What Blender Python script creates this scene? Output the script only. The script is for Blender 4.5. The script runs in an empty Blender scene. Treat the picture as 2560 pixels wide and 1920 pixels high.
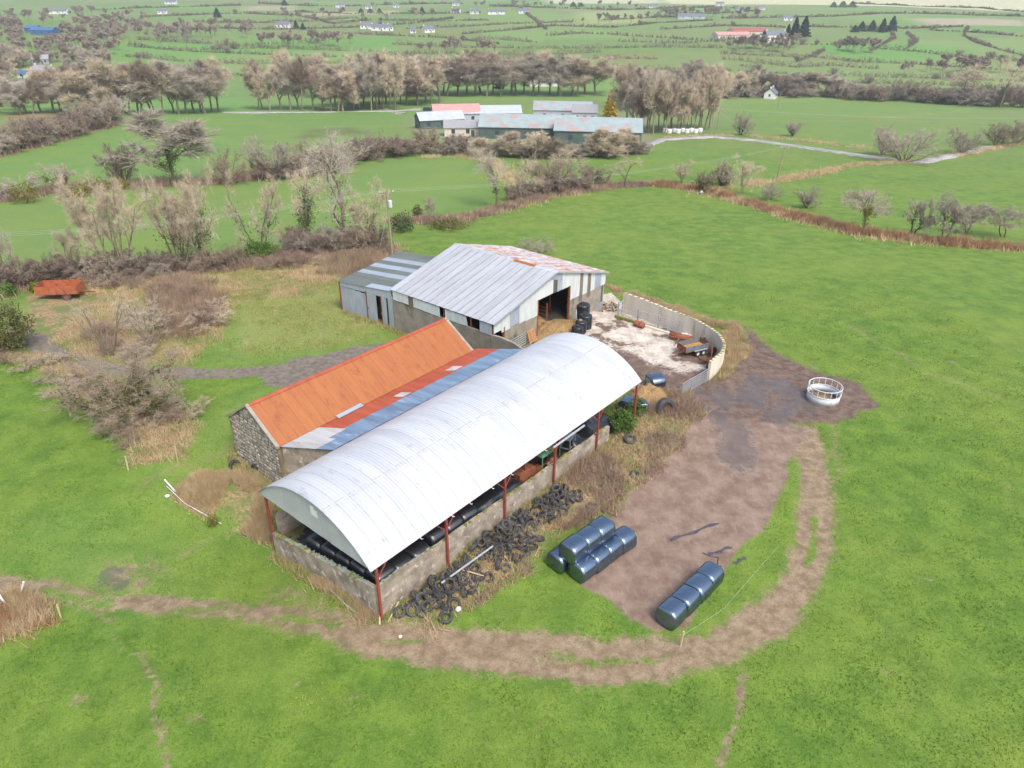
import bpy, math, random
import numpy as np
from mathutils import Vector, Matrix

SC = bpy.context.scene
COL = SC.collection
RAD = math.radians

# ------------------------------------------------------------------ camera
F, PITCH, ROLL, HC = 1808.0, RAD(29.0), RAD(0.4), 28.108     # focal length in pixels of a 2560 x 1920 frame
PW, PH = 2560.0, 1920.0
cam_data = bpy.data.cameras.new('camera')
cam_data.sensor_width = 36.0
cam_data.lens = 36.0 * F / PW
cam_data.clip_start, cam_data.clip_end = 0.5, 9000.0
cam = bpy.data.objects.new('camera', cam_data)
COL.objects.link(cam)
cam.matrix_world = Matrix.Translation((0, 0, HC)) @ Matrix.Rotation(RAD(90) - PITCH, 4, 'X') @ Matrix.Rotation(ROLL, 4, 'Z')
SC.camera = cam

# ------------------------------------------------------------------ sky, sun, exposure
SUN_DIR = Vector((0.45, -0.75, 1.20)).normalized()           # towards the sun, high cloud softens it
world = bpy.data.worlds.new('World')
SC.world = world
world.use_nodes = True
wn = world.node_tree
sky = wn.nodes.new('ShaderNodeTexSky')
sky.sky_type = 'NISHITA'
sky.sun_disc = False
sky.sun_elevation = math.asin(SUN_DIR.z)
sky.sun_rotation = math.atan2(SUN_DIR.x, SUN_DIR.y)
sky.dust_density = 3.0
hs = wn.nodes.new('ShaderNodeHueSaturation')                 # thin cloud: a paler sky all over
hs.inputs['Saturation'].default_value = 0.80
wn.links.new(sky.outputs[0], hs.inputs['Color'])
bg = wn.nodes['Background']
wn.links.new(hs.outputs[0], bg.inputs['Color'])
bg.inputs['Strength'].default_value = 0.15
sun_data = bpy.data.lights.new('sun', 'SUN')
sun_data.energy = 1.5
sun_data.angle = RAD(20)
sun_data.color = (1.0, 0.96, 0.90)
sun = bpy.data.objects.new('sun', sun_data)
COL.objects.link(sun)
sun.rotation_euler = SUN_DIR.to_track_quat('Z', 'Y').to_euler()
SC.view_settings.view_transform = 'Standard'
SC.view_settings.look = 'None'
SC.view_settings.exposure = 0.92
SC.view_settings.gamma = 1.0
SC.view_settings.use_curve_mapping = False
SC.render.engine = 'CYCLES'
SC.cycles.use_denoising = True
SC.cycles.max_bounces = 6
SC.cycles.transparent_max_bounces = 8
SC.cycles.volume_bounces = 0

# ------------------------------------------------------------------ small helpers
rng = np.random.default_rng(7)

def vhash(ix, iy, seed):
    n = (ix.astype(np.int64) * 374761393 + iy.astype(np.int64) * 668265263 + seed * 1442695041) & 0x7fffffff
    n = ((n ^ (n >> 13)) * 1274126177) & 0x7fffffff
    return ((n ^ (n >> 16)) & 0xffff) / 65535.0

def vnoise(x, y, s, seed=0):
    x = np.asarray(x, float) / s; y = np.asarray(y, float) / s
    ix, iy = np.floor(x), np.floor(y)
    fx, fy = x - ix, y - iy
    fx, fy = fx * fx * (3 - 2 * fx), fy * fy * (3 - 2 * fy)
    a, b = vhash(ix, iy, seed), vhash(ix + 1, iy, seed)
    c, d = vhash(ix, iy + 1, seed), vhash(ix + 1, iy + 1, seed)
    return (a * (1 - fx) + b * fx) * (1 - fy) + (c * (1 - fx) + d * fx) * fy

def sstep(a, b, x):
    t = np.clip((np.asarray(x, float) - a) / (b - a), 0, 1)
    return t * t * (3 - 2 * t)

# ------------------------------------------------------------------ the lie of the land
PY = np.array([-200, 20, 60, 100, 145, 200, 250, 320, 400, 470, 540, 620, 720, 860, 1000, 1250, 1500, 1900, 2300, 2900])
PZ = np.array([0, 0, 0, -2.6, -5.8, -10, -13.5, -18.5, -22.5, -21.5, -17, -12.5, -9.0, -6.2, -4.0, -1.5, 1.0, 12, 30, 60.])
_ty = np.linspace(-200, 2900, 3101)
_tz = np.interp(_ty, PY, PZ)
_k = np.ones(31) / 31
_tz = np.convolve(np.pad(_tz, 15, mode='edge'), _k, 'valid')

def Z(x, y):
    x = np.asarray(x, float); y = np.asarray(y, float)
    z = np.interp(y, _ty, _tz)
    far = sstep(130, 420, y)
    z = z + far * ((vnoise(x, y, 240, 3) - .5) * 5.0 + (vnoise(x, y, 95, 4) - .5) * 1.6)
    z = z - 1.15 * np.exp(-(((x + 15.5) / 7.0) ** 2 + ((y - 32.5) / 6.5) ** 2))
    z = z + 0.45 * np.exp(-(((x - 5.5) / 7.0) ** 2 + ((y - 61) / 6.0) ** 2))
    z = z + 0.5 * np.exp(-(((x + 29) / 6.5) ** 2 + ((y - 62) / 4.0) ** 2))
    return z

def zf(x, y):
    return float(Z(x, y))

def pray(px, py):
    X, Y = px - PW / 2, py - PH / 2
    c, s = math.cos(-ROLL), math.sin(-ROLL)
    X, Y = c * X - s * Y, s * X + c * Y
    cp, sp = math.cos(PITCH), math.sin(PITCH)
    return np.array([X / F, cp - (Y / F) * sp, -sp - (Y / F) * cp])

_ts = np.geomspace(8, 6000, 1400)
def at(px, py):
    """ground point seen at a pixel of the 2560 x 1920 photograph"""
    d = pray(px, py)
    x, y, z = d[0] * _ts, d[1] * _ts, HC + d[2] * _ts
    below = np.nonzero(z < Z(x, y))[0]
    i = below[0] if len(below) else len(_ts) - 1
    a, b = _ts[max(i - 1, 0)], _ts[i]
    for _ in range(24):
        m = (a + b) / 2
        if HC + d[2] * m < zf(d[0] * m, d[1] * m): b = m
        else: a = m
    return Vector((d[0] * b, d[1] * b, HC + d[2] * b))

S0 = 2560 / 2212.0
def A(fx, fy):                       # the same from a 2212-wide view of it
    return at(fx * S0, fy * S0)

def mpp(p):                          # metres per 2212-view pixel at a point
    return (Vector(p) - Vector((0, 0, HC))).length / F * S0

# ------------------------------------------------------------------ mesh builder
class MB:
    def __init__(self): self.v = []; self.f = []
    def add(self, vs, fs):
        n = len(self.v); self.v.extend([tuple(p) for p in vs]); self.f.extend([tuple(i + n for i in f) for f in fs]); return self
    def box(self, x0, x1, y0, y1, z0, z1, M=None):
        vs = [(x, y, z) for z in (z0, z1) for y in (y0, y1) for x in (x0, x1)]
        if M is not None: vs = [M @ Vector(p) for p in vs]
        return self.add(vs, [(0, 2, 3, 1), (4, 5, 7, 6), (0, 1, 5, 4), (1, 3, 7, 5), (3, 2, 6, 7), (2, 0, 4, 6)])
    def bar(self, p0, p1, w, h=None):          # square bar
        return self.tube([p0, p1], w * .7071, 4, twist=math.pi / 4)
    def tube(self, pts, r, n=8, cap=True, twist=0.0):
        pts = [Vector(p) for p in pts]
        rs = r if isinstance(r, (list, tuple)) else [r] * len(pts)
        base = len(self.v); u = None
        for i, p in enumerate(pts):
            t = (pts[min(i + 1, len(pts) - 1)] - pts[max(i - 1, 0)])
            t = t.normalized() if t.length > 1e-9 else Vector((0, 0, 1))
            if u is None:
                u = t.cross(Vector((0, 0, 1)))
                if u.length < 1e-3: u = t.cross(Vector((1, 0, 0)))
            else:
                u = u - t * u.dot(t)
            u.normalize(); w = t.cross(u)
            for k in range(n):
                a = 2 * math.pi * k / n + twist
                self.v.append(tuple(p + (u * math.cos(a) + w * math.sin(a)) * rs[i]))
        for i in range(len(pts) - 1):
            for k in range(n):
                a, b = base + i * n + k, base + i * n + (k + 1) % n
                self.f.append((a, b, b + n, a + n))
        if cap:
            self.f.append(tuple(base + k for k in reversed(range(n))))
            self.f.append(tuple(base + (len(pts) - 1) * n + k for k in range(n)))
        return self
    def lathe(self, prof, n=20, c=(0, 0, 0), closed=False):     # prof: (r, z) list
        base = len(self.v)
        for r, z in prof:
            for k in range(n):
                a = 2 * math.pi * k / n
                self.v.append((c[0] + r * math.cos(a), c[1] + r * math.sin(a), c[2] + z))
        m = len(prof)
        for i in range(m if closed else m - 1):
            for k in range(n):
                a, b = base + i * n + k, base + i * n + (k + 1) % n
                j = ((i + 1) % m - i) * n
                self.f.append((a, b, b + j, a + j))
        return self
    def prism(self, poly, ext):                 # polygon (3D points) extruded by a vector
        n = len(poly); poly = [Vector(p) for p in poly]; e = Vector(ext)
        vs = poly + [p + e for p in poly]
        fs = [tuple(reversed(range(n))), tuple(range(n, 2 * n))] + [(i, (i + 1) % n, (i + 1) % n + n, i + n) for i in range(n)]
        return self.add(vs, fs)
    def mesh(self, name, mat, smooth=False):
        me = bpy.data.meshes.new(name)
        me.from_pydata(self.v, [], self.f)
        if mat is not None: me.materials.append(mat)
        if smooth: me.polygons.foreach_set('use_smooth', [True] * len(me.polygons))
        me.update()
        return me
    def build(self, name, mat, parent=None, smooth=False, loc=None):
        return link(name, self.mesh(name, mat, smooth), parent, loc)

def link(name, me, parent=None, loc=None):
    o = bpy.data.objects.new(name, me)
    COL.objects.link(o)
    if parent is not None: o.parent = parent
    if loc is not None: o.location = loc
    return o

def npmesh(name, v, f, mat, smooth=False):
    """v (n,3), f (m,3 or 4) arrays -> mesh, fast"""
    v = np.ascontiguousarray(v, np.float32); f = np.ascontiguousarray(f, np.int32)
    me = bpy.data.meshes.new(name)
    me.vertices.add(len(v)); me.vertices.foreach_set('co', v.ravel())
    k = f.shape[1]
    me.loops.add(f.size); me.loops.foreach_set('vertex_index', f.ravel())
    me.polygons.add(len(f)); me.polygons.foreach_set('loop_start', np.arange(len(f), dtype=np.int32) * k)
    if smooth: me.polygons.foreach_set('use_smooth', np.ones(len(f), bool))
    if mat is not None: me.materials.append(mat)
    me.update(calc_edges=True)
    return me

def tag(o, label=None, cat=None, group=None, kind=None):
    if label: o['label'] = label
    if cat: o['category'] = cat
    if group: o['group'] = group
    if kind: o['kind'] = kind
    return o

def empty(name, loc, rz=0.0, label=None, cat=None, group=None):
    o = bpy.data.objects.new(name, None)
    COL.objects.link(o)
    o.location = loc; o.rotation_euler = (0, 0, rz)
    o.empty_display_size = 0.3
    return tag(o, label, cat, group)

def copy_tree(o, parent=None):
    c = o.copy(); COL.objects.link(c)
    if parent is not None: c.parent = parent
    for ch in list(o.children): copy_tree(ch, c)
    return c

# ------------------------------------------------------------------ materials
MATS = {}
def nodemat(name):
    m = bpy.data.materials.new(name); m.use_nodes = True
    nt = m.node_tree
    return m, nt, nt.nodes['Principled BSDF'], nt.nodes.new, nt.links.new

def mixc(nt, fac, a, b, mode='MIX'):
    n = nt.nodes.new('ShaderNodeMix'); n.data_type = 'RGBA'; n.blend_type = mode
    def put(sock, v):
        if isinstance(v, bpy.types.NodeSocket): nt.links.new(v, sock)
        elif isinstance(v, (int, float)): sock.default_value = v
        else: sock.default_value = (*v, 1) if len(v) == 3 else v
    put(n.inputs[0], fac); put(n.inputs[6], a); put(n.inputs[7], b)
    return n.outputs[2]

def math1(nt, op, a, b=None, clamp=False):
    n = nt.nodes.new('ShaderNodeMath'); n.operation = op; n.use_clamp = clamp
    for i, v in enumerate((a, b)):
        if v is None: continue
        if isinstance(v, bpy.types.NodeSocket): nt.links.new(v, n.inputs[i])
        else: n.inputs[i].default_value = v
    return n.outputs[0]

def noise(nt, scale, detail=3, rough=.55, vec=None, stretch=None):
    n = nt.nodes.new('ShaderNodeTexNoise')
    n.inputs['Scale'].default_value = scale; n.inputs['Detail'].default_value = detail; n.inputs['Roughness'].default_value = rough
    if vec is not None:
        if stretch is not None:
            mp = nt.nodes.new('ShaderNodeMapping'); mp.inputs['Scale'].default_value = stretch
            nt.links.new(vec, mp.inputs['Vector']); vec = mp.outputs[0]
        nt.links.new(vec, n.inputs['Vector'])
    return n.outputs['Fac']

def ramp(nt, fac, lo, hi):
    n = nt.nodes.new('ShaderNodeMapRange'); n.interpolation_type = 'SMOOTHSTEP'
    n.inputs['From Min'].default_value = lo; n.inputs['From Max'].default_value = hi
    nt.links.new(fac, n.inputs['Value'])
    return n.outputs[0]

def coords(nt, kind='Object'):
    return nt.nodes.new('ShaderNodeTexCoord').outputs[kind]

def bump(nt, bs, h, strength=.3, dist=.02):
    b = nt.nodes.new('ShaderNodeBump'); b.inputs['Strength'].default_value = strength; b.inputs['Distance'].default_value = dist
    nt.links.new(h, b.inputs['Height']); nt.links.new(b.outputs[0], bs.inputs['Normal'])

def mat(name, c, c2=None, scale=3.0, rough=.8, metal=0.0, stretch=None, blotch=None, bscale=.7, bth=(.5, .65), bmp=0.0, var=0.0, spec=None, fine=None):
    """base colour with noise towards c2, optional third colour in blotches, per-object variation"""
    m, nt, bs, new, lk = nodemat(name)
    tc = coords(nt)
    col = c
    if c2 is not None:
        col = mixc(nt, ramp(nt, noise(nt, scale, 5, .6, tc, stretch), .3, .7), c, c2)
    if blotch is not None:
        col = mixc(nt, ramp(nt, noise(nt, bscale, 6, .65, tc, stretch), *bth), col, blotch)
    if var:
        oi = nt.nodes.new('ShaderNodeObjectInfo')
        h = nt.nodes.new('ShaderNodeHueSaturation')
        lk(math1(nt, 'ADD', math1(nt, 'MULTIPLY', oi.outputs['Random'], 2 * var), 1 - var), h.inputs['Value'])
        if isinstance(col, bpy.types.NodeSocket): lk(col, h.inputs['Color'])
        else: h.inputs['Color'].default_value = (*col, 1)
        col = h.outputs[0]
    if isinstance(col, bpy.types.NodeSocket): lk(col, bs.inputs['Base Color'])
    else: bs.inputs['Base Color'].default_value = (*col, 1)
    bs.inputs['Roughness'].default_value = rough
    bs.inputs['Metallic'].default_value = metal
    if spec is not None: bs.inputs['Specular IOR Level'].default_value = spec
    if bmp: bump(nt, bs, noise(nt, fine or scale * 3, 4, .6, tc), bmp, .03)
    MATS[name] = m
    return m

def sheetmat(name, c, c2, c3=None, th=(.52, .62), axis=0, pitch=.15, rough=.45, metal=0.0, streak=2.2, var=.05, bstr=.25, c3scale=.9, lap=None, trough=.10, c3len=.5):
    """corrugated sheet: ribs across 'axis', weather streaks along the other way"""
    m, nt, bs, new, lk = nodemat(name)
    tc = coords(nt)
    st = [streak, streak, streak]
    st[1 - axis] = streak * .12; st[2] = streak * .3
    col = mixc(nt, ramp(nt, noise(nt, 1.0, 5, .6, tc, st), .32, .7), c, c2)
    if c3 is not None:
        st3 = [c3scale * 2.4] * 3; st3[1 - axis] = c3scale * c3len
        col = mixc(nt, ramp(nt, noise(nt, 1.0, 6, .7, tc, st3), *th), col, c3)
    oi = nt.nodes.new('ShaderNodeObjectInfo')
    h = nt.nodes.new('ShaderNodeHueSaturation')
    lk(math1(nt, 'ADD', math1(nt, 'MULTIPLY', oi.outputs['Random'], 2 * var), 1 - var), h.inputs['Value'])
    lk(col, h.inputs['Color'])
    sp = nt.nodes.new('ShaderNodeSeparateXYZ'); lk(tc, sp.inputs[0])
    wv = math1(nt, 'SINE', math1(nt, 'MULTIPLY', sp.outputs[axis], 2 * math.pi / pitch))
    # troughs coloured darker so the corrugation shows
    col2 = mixc(nt, math1(nt, 'MULTIPLY', ramp(nt, wv, -.3, -1.0), trough), h.outputs[0], (c2[0] * .55, c2[1] * .55, c2[2] * .55))
    if lap is not None:                    # grime along the side laps: (first lap, spacing, width)
        fr = math1(nt, 'FRACT', math1(nt, 'DIVIDE', math1(nt, 'SUBTRACT', sp.outputs[axis], lap[0]), lap[1]))
        ln = math1(nt, 'MULTIPLY', math1(nt, 'LESS_THAN', fr, lap[2] / lap[1]), ramp(nt, noise(nt, 1.3, 4, .7, tc), .25, .6))
        col2 = mixc(nt, math1(nt, 'MULTIPLY', ln, lap[3]), col2, (c2[0] * .25, c2[1] * .25, c2[2] * .25))
    lk(col2, bs.inputs['Base Color'])
    bump(nt, bs, wv, bstr, .02)
    bs.inputs['Roughness'].default_value = rough
    bs.inputs['Metallic'].default_value = metal
    MATS[name] = m
    return m
# ================================================================== ground
def grow(start, step, ratio, mx, end):
    out = []; v = start; s = step
    while v < end:
        s = min(s * ratio, mx); v += s; out.append(v)
    return out
gx = np.arange(-54, 46.01, .36)
gx = np.concatenate([[-v for v in reversed(grow(54, .36, 1.04, 22, 2300))], gx, grow(46, .36, 1.04, 22, 2300)])
gy = np.concatenate([np.arange(5, 92, .36), grow(92, .36, 1.035, 20, 2700)])
NX, NY = len(gx), len(gy)
XX, YY = np.meshgrid(gx, gy)
ZZ = Z(XX, YY)
near = sstep(100, 60, YY) * sstep(75, 50, np.abs(XX))

def fpoly(pts):
    return [tuple(A(*p)[:2]) for p in pts]

def inpoly(poly, X, Y):
    """signed distance (positive inside) of a polygon on arrays"""
    n = len(poly); ins = np.zeros(X.shape, bool); d2 = np.full(X.shape, 1e9)
    for i in range(n):
        x0, y0 = poly[i]; x1, y1 = poly[(i + 1) % n]
        c = ((y0 > Y) != (y1 > Y)) & (X < (x1 - x0) * (Y - y0) / ((y1 - y0) or 1e-9) + x0)
        ins ^= c
        ex, ey = x1 - x0, y1 - y0
        t = np.clip(((X - x0) * ex + (Y - y0) * ey) / (ex * ex + ey * ey + 1e-9), 0, 1)
        d2 = np.minimum(d2, (X - x0 - t * ex) ** 2 + (Y - y0 - t * ey) ** 2)
    d = np.sqrt(d2)
    return np.where(ins, d, -d)

def pathd(pts, X, Y):
    """distance to a polyline"""
    d2 = np.full(X.shape, 1e9)
    for (x0, y0), (x1, y1) in zip(pts[:-1], pts[1:]):
        ex, ey = x1 - x0, y1 - y0
        t = np.clip(((X - x0) * ex + (Y - y0) * ey) / (ex * ex + ey * ey + 1e-9), 0, 1)
        d2 = np.minimum(d2, (X - x0 - t * ex) ** 2 + (Y - y0 - t * ey) ** 2)
    return np.sqrt(d2)

WX = XX + (vnoise(XX, YY, 2.3, 11) - .5) * .7 + (vnoise(XX, YY, .8, 12) - .5) * .5
WY = YY + (vnoise(XX, YY, 2.3, 13) - .5) * .7 + (vnoise(XX, YY, .8, 14) - .5) * .5
def soft(d, w=.7): return np.clip(.5 + d / (2 * w), 0, 1)

PAD = fpoly([(1250, 1268), (1418, 1372), (1480, 1350), (1540, 1270), (1590, 1200), (1660, 1130), (1690, 1060), (1702, 1000), (1740, 935), (1690, 900), (1560, 890), (1500, 905), (1440, 985), (1370, 1055), (1310, 1120), (1290, 1190)])
MUDP = fpoly([(1430, 850), (1490, 880), (1560, 915), (1700, 915), (1800, 912), (1895, 882), (1850, 825), (1760, 805), (1690, 770), (1640, 725), (1600, 702), (1612, 740), (1585, 795), (1550, 815), (1500, 820)])
TRACK = fpoly([(1735, 930), (1757, 1010), (1765, 1090), (1762, 1170), (1728, 1260), (1650, 1345), (1560, 1398), (1420, 1428), (1250, 1425), (1100, 1408), (950, 1392), (800, 1375), (650, 1338), (500, 1318), (350, 1305), (200, 1300), (80, 1275), (-60, 1262)])
EARTH = [fpoly([(545, 1285), (600, 1235), (700, 1290), (820, 1362), (960, 1380), (950, 1430), (760, 1400), (640, 1345)]),
         fpoly([(1080, 1400), (1300, 1395), (1560, 1370), (1640, 1380), (1560, 1460), (1350, 1465), (1180, 1450)]),
         fpoly([(1060, 1320), (1130, 1310), (1150, 1330), (1080, 1340)]), fpoly([(1190, 1520), (1260, 1490), (1420, 1480), (1400, 1500), (1240, 1520)])]
WET = fpoly([(170, 1250), (215, 1195), (330, 1180), (390, 1225), (330, 1295), (200, 1305)])
THIN = [fpoly([(190, 1315), (250, 1375), (300, 1430), (328, 1500), (348, 1590), (368, 1675)]), fpoly([(1625, 1450), (1600, 1530), (1565, 1600), (1538, 1680)])]
DUNG = [(165, 1520), (760, 1500), (1180, 1555), (2190, 1050), (2000, 1250), (420, 1560), (110, 1010), (1930, 1450), (640, 1470), (2050, 780), (1750, 640)]
RUT = [fpoly([(560, 1130), (420, 1180), (300, 1240)]), fpoly([(1830, 700), (2000, 800), (2230, 880)]), fpoly([(520, 950), (480, 985), (400, 1008), (330, 1025), (290, 1050)]), fpoly([(1800, 915), (1805, 980), (1812, 1040)]), fpoly([(735, 650), (690, 690), (690, 740), (720, 770)]), fpoly([(1605, 700), (1650, 730), (1700, 775), (1760, 800)])]
LANE = fpoly([(40, 715), (75, 733), (120, 765), (190, 792), (280, 802), (380, 806), (480, 808), (600, 803), (700, 788), (780, 768), (850, 748), (1000, 745), (1100, 745)])
JUNC = fpoly([(550, 808), (640, 778), (760, 752), (860, 735), (850, 755), (740, 790), (640, 838), (575, 835)])
YARD = fpoly([(1150, 700), (1250, 645), (1320, 634), (1345, 655), (1470, 715), (1562, 740), (1562, 800), (1500, 825), (1430, 852), (1370, 850), (1300, 760), (1220, 735), (1060, 760), (1060, 735)])
ROADS = [fpoly([(1385, 318), (1430, 302), (1540, 296), (1640, 305), (1760, 322), (1900, 342), (1985, 352), (2070, 334), (2140, 318)]), fpoly([(480, 243), (640, 243), (760, 241), (850, 240), (905, 236)]), fpoly([(830, 236), (870, 246)])]
ROUGH = [fpoly([(1330, 880), (1400, 845), (1470, 850), (1525, 890), (1450, 985), (1375, 1060), (1300, 1130), (1205, 1150), (1140, 1230), (1060, 1290), (960, 1340), (850, 1345), (990, 1180), (1150, 1040), (1290, 950)]),
         fpoly([(60, 640), (200, 605), (300, 590), (480, 585), (640, 555), (740, 545), (860, 540), (870, 592), (740, 605), (660, 645), (530, 650), (490, 720), (400, 790), (160, 780), (90, 730), (50, 690)]),
         fpoly([(-20, 770), (70, 795), (150, 850), (230, 910), (285, 1012), (390, 995), (440, 930), (350, 870), (270, 830), (120, 775), (-20, 730)]),
         fpoly([(370, 1075), (430, 1020), (560, 1030), (600, 1100), (598, 1190), (480, 1130)]),
         fpoly([(-20, 1310), (60, 1288), (85, 1330), (0, 1400), (-20, 1400)]),
         fpoly([(1580, 700), (1615, 745), (1600, 790), (1555, 830), (1560, 770), (1555, 720)]),
         fpoly([(1300, 615), (1340, 625), (1560, 700), (1570, 715), (1340, 640)]),
         fpoly([(590, 1180), (620, 1180), (820, 1340), (790, 1350), (640, 1230)])]
HEDGE = [fpoly([(840, 480), (960, 480), (1060, 460), (1180, 425), (1300, 405), (1400, 400), (1480, 405), (1560, 425), (1700, 465), (1850, 503), (2000, 522), (2230, 540)]),
         fpoly([(1560, 405), (1700, 388), (1850, 357), (1960, 350)]), fpoly([(2060, 338), (2212, 308), (2260, 300)]),
         fpoly([(-30, 437), (120, 415), (300, 402), (480, 395), (620, 372), (760, 338), (860, 318)]), fpoly([(-30, 625), (120, 605), (300, 590)]),
         fpoly([(-30, 345), (60, 318), (130, 300), (260, 265)]), fpoly([(1440, 298), (1600, 292), (1760, 306), (1880, 322)]), fpoly([(920, 340), (1010, 335), (1060, 350), (1120, 400)])]

mud = soft(inpoly(MUDP, WX, WY), .9)
for e in (fpoly([(1240, 740), (1310, 745), (1380, 765), (1440, 800), (1520, 800), (1560, 790), (1570, 830), (1480, 880), (1400, 870), (1330, 800)]), fpoly([(1150, 700), (1235, 655), (1290, 690), (1250, 740), (1150, 750)]), fpoly([(1470, 735), (1560, 745), (1570, 790), (1510, 790), (1450, 765)])):
    mud = np.maximum(mud, soft(inpoly(e, WX, WY), 1.2) * .85)
td = pathd(TRACK, XX * .5 + WX * .5, YY * .5 + WY * .5)
hwt = .48 + .35 * vnoise(XX, YY, 5.0, 41) + .40 * sstep(-13, -6, XX) + .25 * sstep(9, 4, XX) * sstep(-6, 0, XX)
mud2 = soft(hwt - td, .8)
mud2 *= 1 - .75 * np.exp(-(td / .30) ** 2) * sstep(.35, .7, vnoise(XX, YY, 2.4, 42))
for e in EARTH: mud2 = np.maximum(mud2, soft(inpoly(e, WX, WY), 1.3) * .54)
for t in THIN: mud2 = np.maximum(mud2, soft(.18 - pathd(t, WX, WY), .3) * .85)
for t in RUT: mud2 = np.maximum(mud2, soft(.4 - pathd(t, WX, WY), .5) * .55)
for q in DUNG:
    c = A(*q); mud2 = np.maximum(mud2, .60 * np.exp(-(((WX - c.x) / .55) ** 2 + ((WY - c.y) / .4) ** 2)))
mud2 = np.maximum(mud2, soft(inpoly(WET, WX, WY), 2.0) * .56)
ld = pathd(LANE, WX, WY)
grav = np.maximum(soft(.98 - ld, .7) * (1 - .5 * np.exp(-(ld / .28) ** 2)), soft(inpoly(JUNC, WX, WY), .8))
yard = soft(inpoly(YARD, XX, YY), .3)
pad = soft(inpoly(PAD, XX + (WX - XX) * .6, YY + (WY - YY) * .6), .45)
road = np.zeros(XX.shape)
for r in ROADS: road = np.maximum(road, soft(1.7 - pathd(r, XX, YY), .7))
rough = np.zeros(XX.shape)
for k_, r in enumerate(ROUGH): rough = np.maximum(rough, soft(inpoly(r, WX, WY), 1.4) * (.70 if k_ in (3, 7) else .95))
for r in HEDGE: rough = np.maximum(rough, soft(1.3 - pathd(r, WX, WY), 1.2) * .85)
DRY = fpoly([(480, 640), (660, 610), (760, 600), (860, 690), (820, 730), (600, 770), (480, 760)])
rough = np.maximum(rough, soft(inpoly(DRY, WX, WY), 3.0) * .42)
wet = np.zeros(XX.shape)
for p, w in [((1590, 985), 2.0), ((1585, 930), 1.8), ((1600, 960), 1.6), ((1740, 870), 1.8), ((1560, 860), 1.6), ((1500, 850), 1.4), ((1690, 840), 1.8), ((1545, 900), 1.5), ((1620, 860), 1.8), ((1680, 900), 1.5), ((1470, 740), .9), ((235, 1245), .9), ((262, 1262), .6), ((1640, 830), 1.6), ((1700, 880), 1.2)]:
    c = A(*p)
    wet = np.maximum(wet, np.exp(-(((XX - c.x) / w) ** 2 + ((YY - c.y) / (w * 1.5)) ** 2)))

# small relief: lumpy pasture, rutted track
ZZ = ZZ + near * ((vnoise(XX, YY, 1.4, 21) - .5) * .10 + (vnoise(XX, YY, .55, 22) - .5) * .06) * (1 - np.maximum(pad, yard) * .8)
ZZ -= near * mud2 * .05 + near * grav * .04
ZZ += near * (mud2 + mud) * np.cos(np.clip(td / .85, 0, 2) * math.pi) * .03
ZZ += rough * near * (.12 + .25 * vnoise(XX, YY, 2.0, 23))
MOUND = fpoly([(200, 640), (300, 615), (480, 610), (480, 700), (390, 745), (230, 720)])
ZZ += sstep(0, 5, inpoly(MOUND, XX, YY)) * 1.0

# field colours, with a painted sun patch on the far hill: rgb + weight
tint = np.zeros(XX.shape + (4,))
warpx = XX + (vnoise(XX, YY, 160, 31) - .5) * 90; warpy = YY + (vnoise(XX, YY, 160, 32) - .5) * 90
cid = vhash(np.floor((warpx * .94 + warpy * .34) / 105), np.floor((warpy * .94 - warpx * .34) / 85), 5)
cid2 = vhash(np.floor((warpx * .94 + warpy * .34) / 105), np.floor((warpy * .94 - warpx * .34) / 85), 6)
farw = sstep(120, 330, YY)
tint[..., 0] = .105 + .115 * cid; tint[..., 1] = .190 + .095 * cid2; tint[..., 2] = .060 + .050 * cid
tint[..., 3] = farw * .8
def paint(pts, c, w, s=3.0):
    P = fpoly(pts)
    a = soft(inpoly(P, XX, YY), s) * w
    for i in range(3): tint[..., i] = tint[..., i] * (1 - a) + c[i] * a
    tint[..., 3] = np.maximum(tint[..., 3], a)
TAN = (.36, .31, .20)
paint([(530, 13), (640, 13), (640, 23), (520, 23)], TAN, 1)
paint([(655, 28), (860, 22), (870, 30), (665, 36)], TAN, 1)
paint([(1950, 41), (2130, 39), (2225, 46), (2225, 57), (2000, 53)], (.40, .32, .25), 1)
paint([(1300, 118), (1425, 114), (1425, 127), (1310, 130)], (.22, .15, .09), .9)
paint([(1180, -8), (1420, -8), (1440, 6), (1180, 8)], (.55, .52, .36), 1, 12)  # sunlight on the far hill, painted into the field colour
paint([(1420, -8), (2260, -8), (2260, 27), (2080, 20), (1800, 11), (1600, 10), (1440, 8)], (.62, .58, .36), 1, 12)  # wider part of the far hill's painted sun patch
paint([(1240, 26), (1390, 22), (1400, 50), (1260, 55)], (.33, .37, .16), .9, 12)
paint([(-20, 430), (300, 400), (480, 395), (860, 330), (1010, 340), (1060, 440), (850, 480), (600, 560), (300, 590), (-20, 600)], (.140, .225, .05), .8, 3)
paint([(-20, 425), (300, 395), (480, 385), (860, 300), (850, 250), (480, 250), (270, 270), (-20, 350)], (.125, .225, .05), .8, 3)
paint([(0, 245), (140, 240), (140, 252), (0, 262)], (.25, .17, .09), 1, 2)
paint([(660, 280), (760, 275), (800, 290), (640, 300)], (.09, .065, .045), .8, 2)
paint([(1900, 252), (2090, 238), (2092, 241), (1900, 258)], (.36, .31, .19), .9, 1.5)
paint([(1590, 225), (1900, 215), (2225, 250), (2225, 275), (2040, 310), (1900, 320), (1700, 295), (1560, 285)], (.125, .225, .045), .7, 3)

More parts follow.
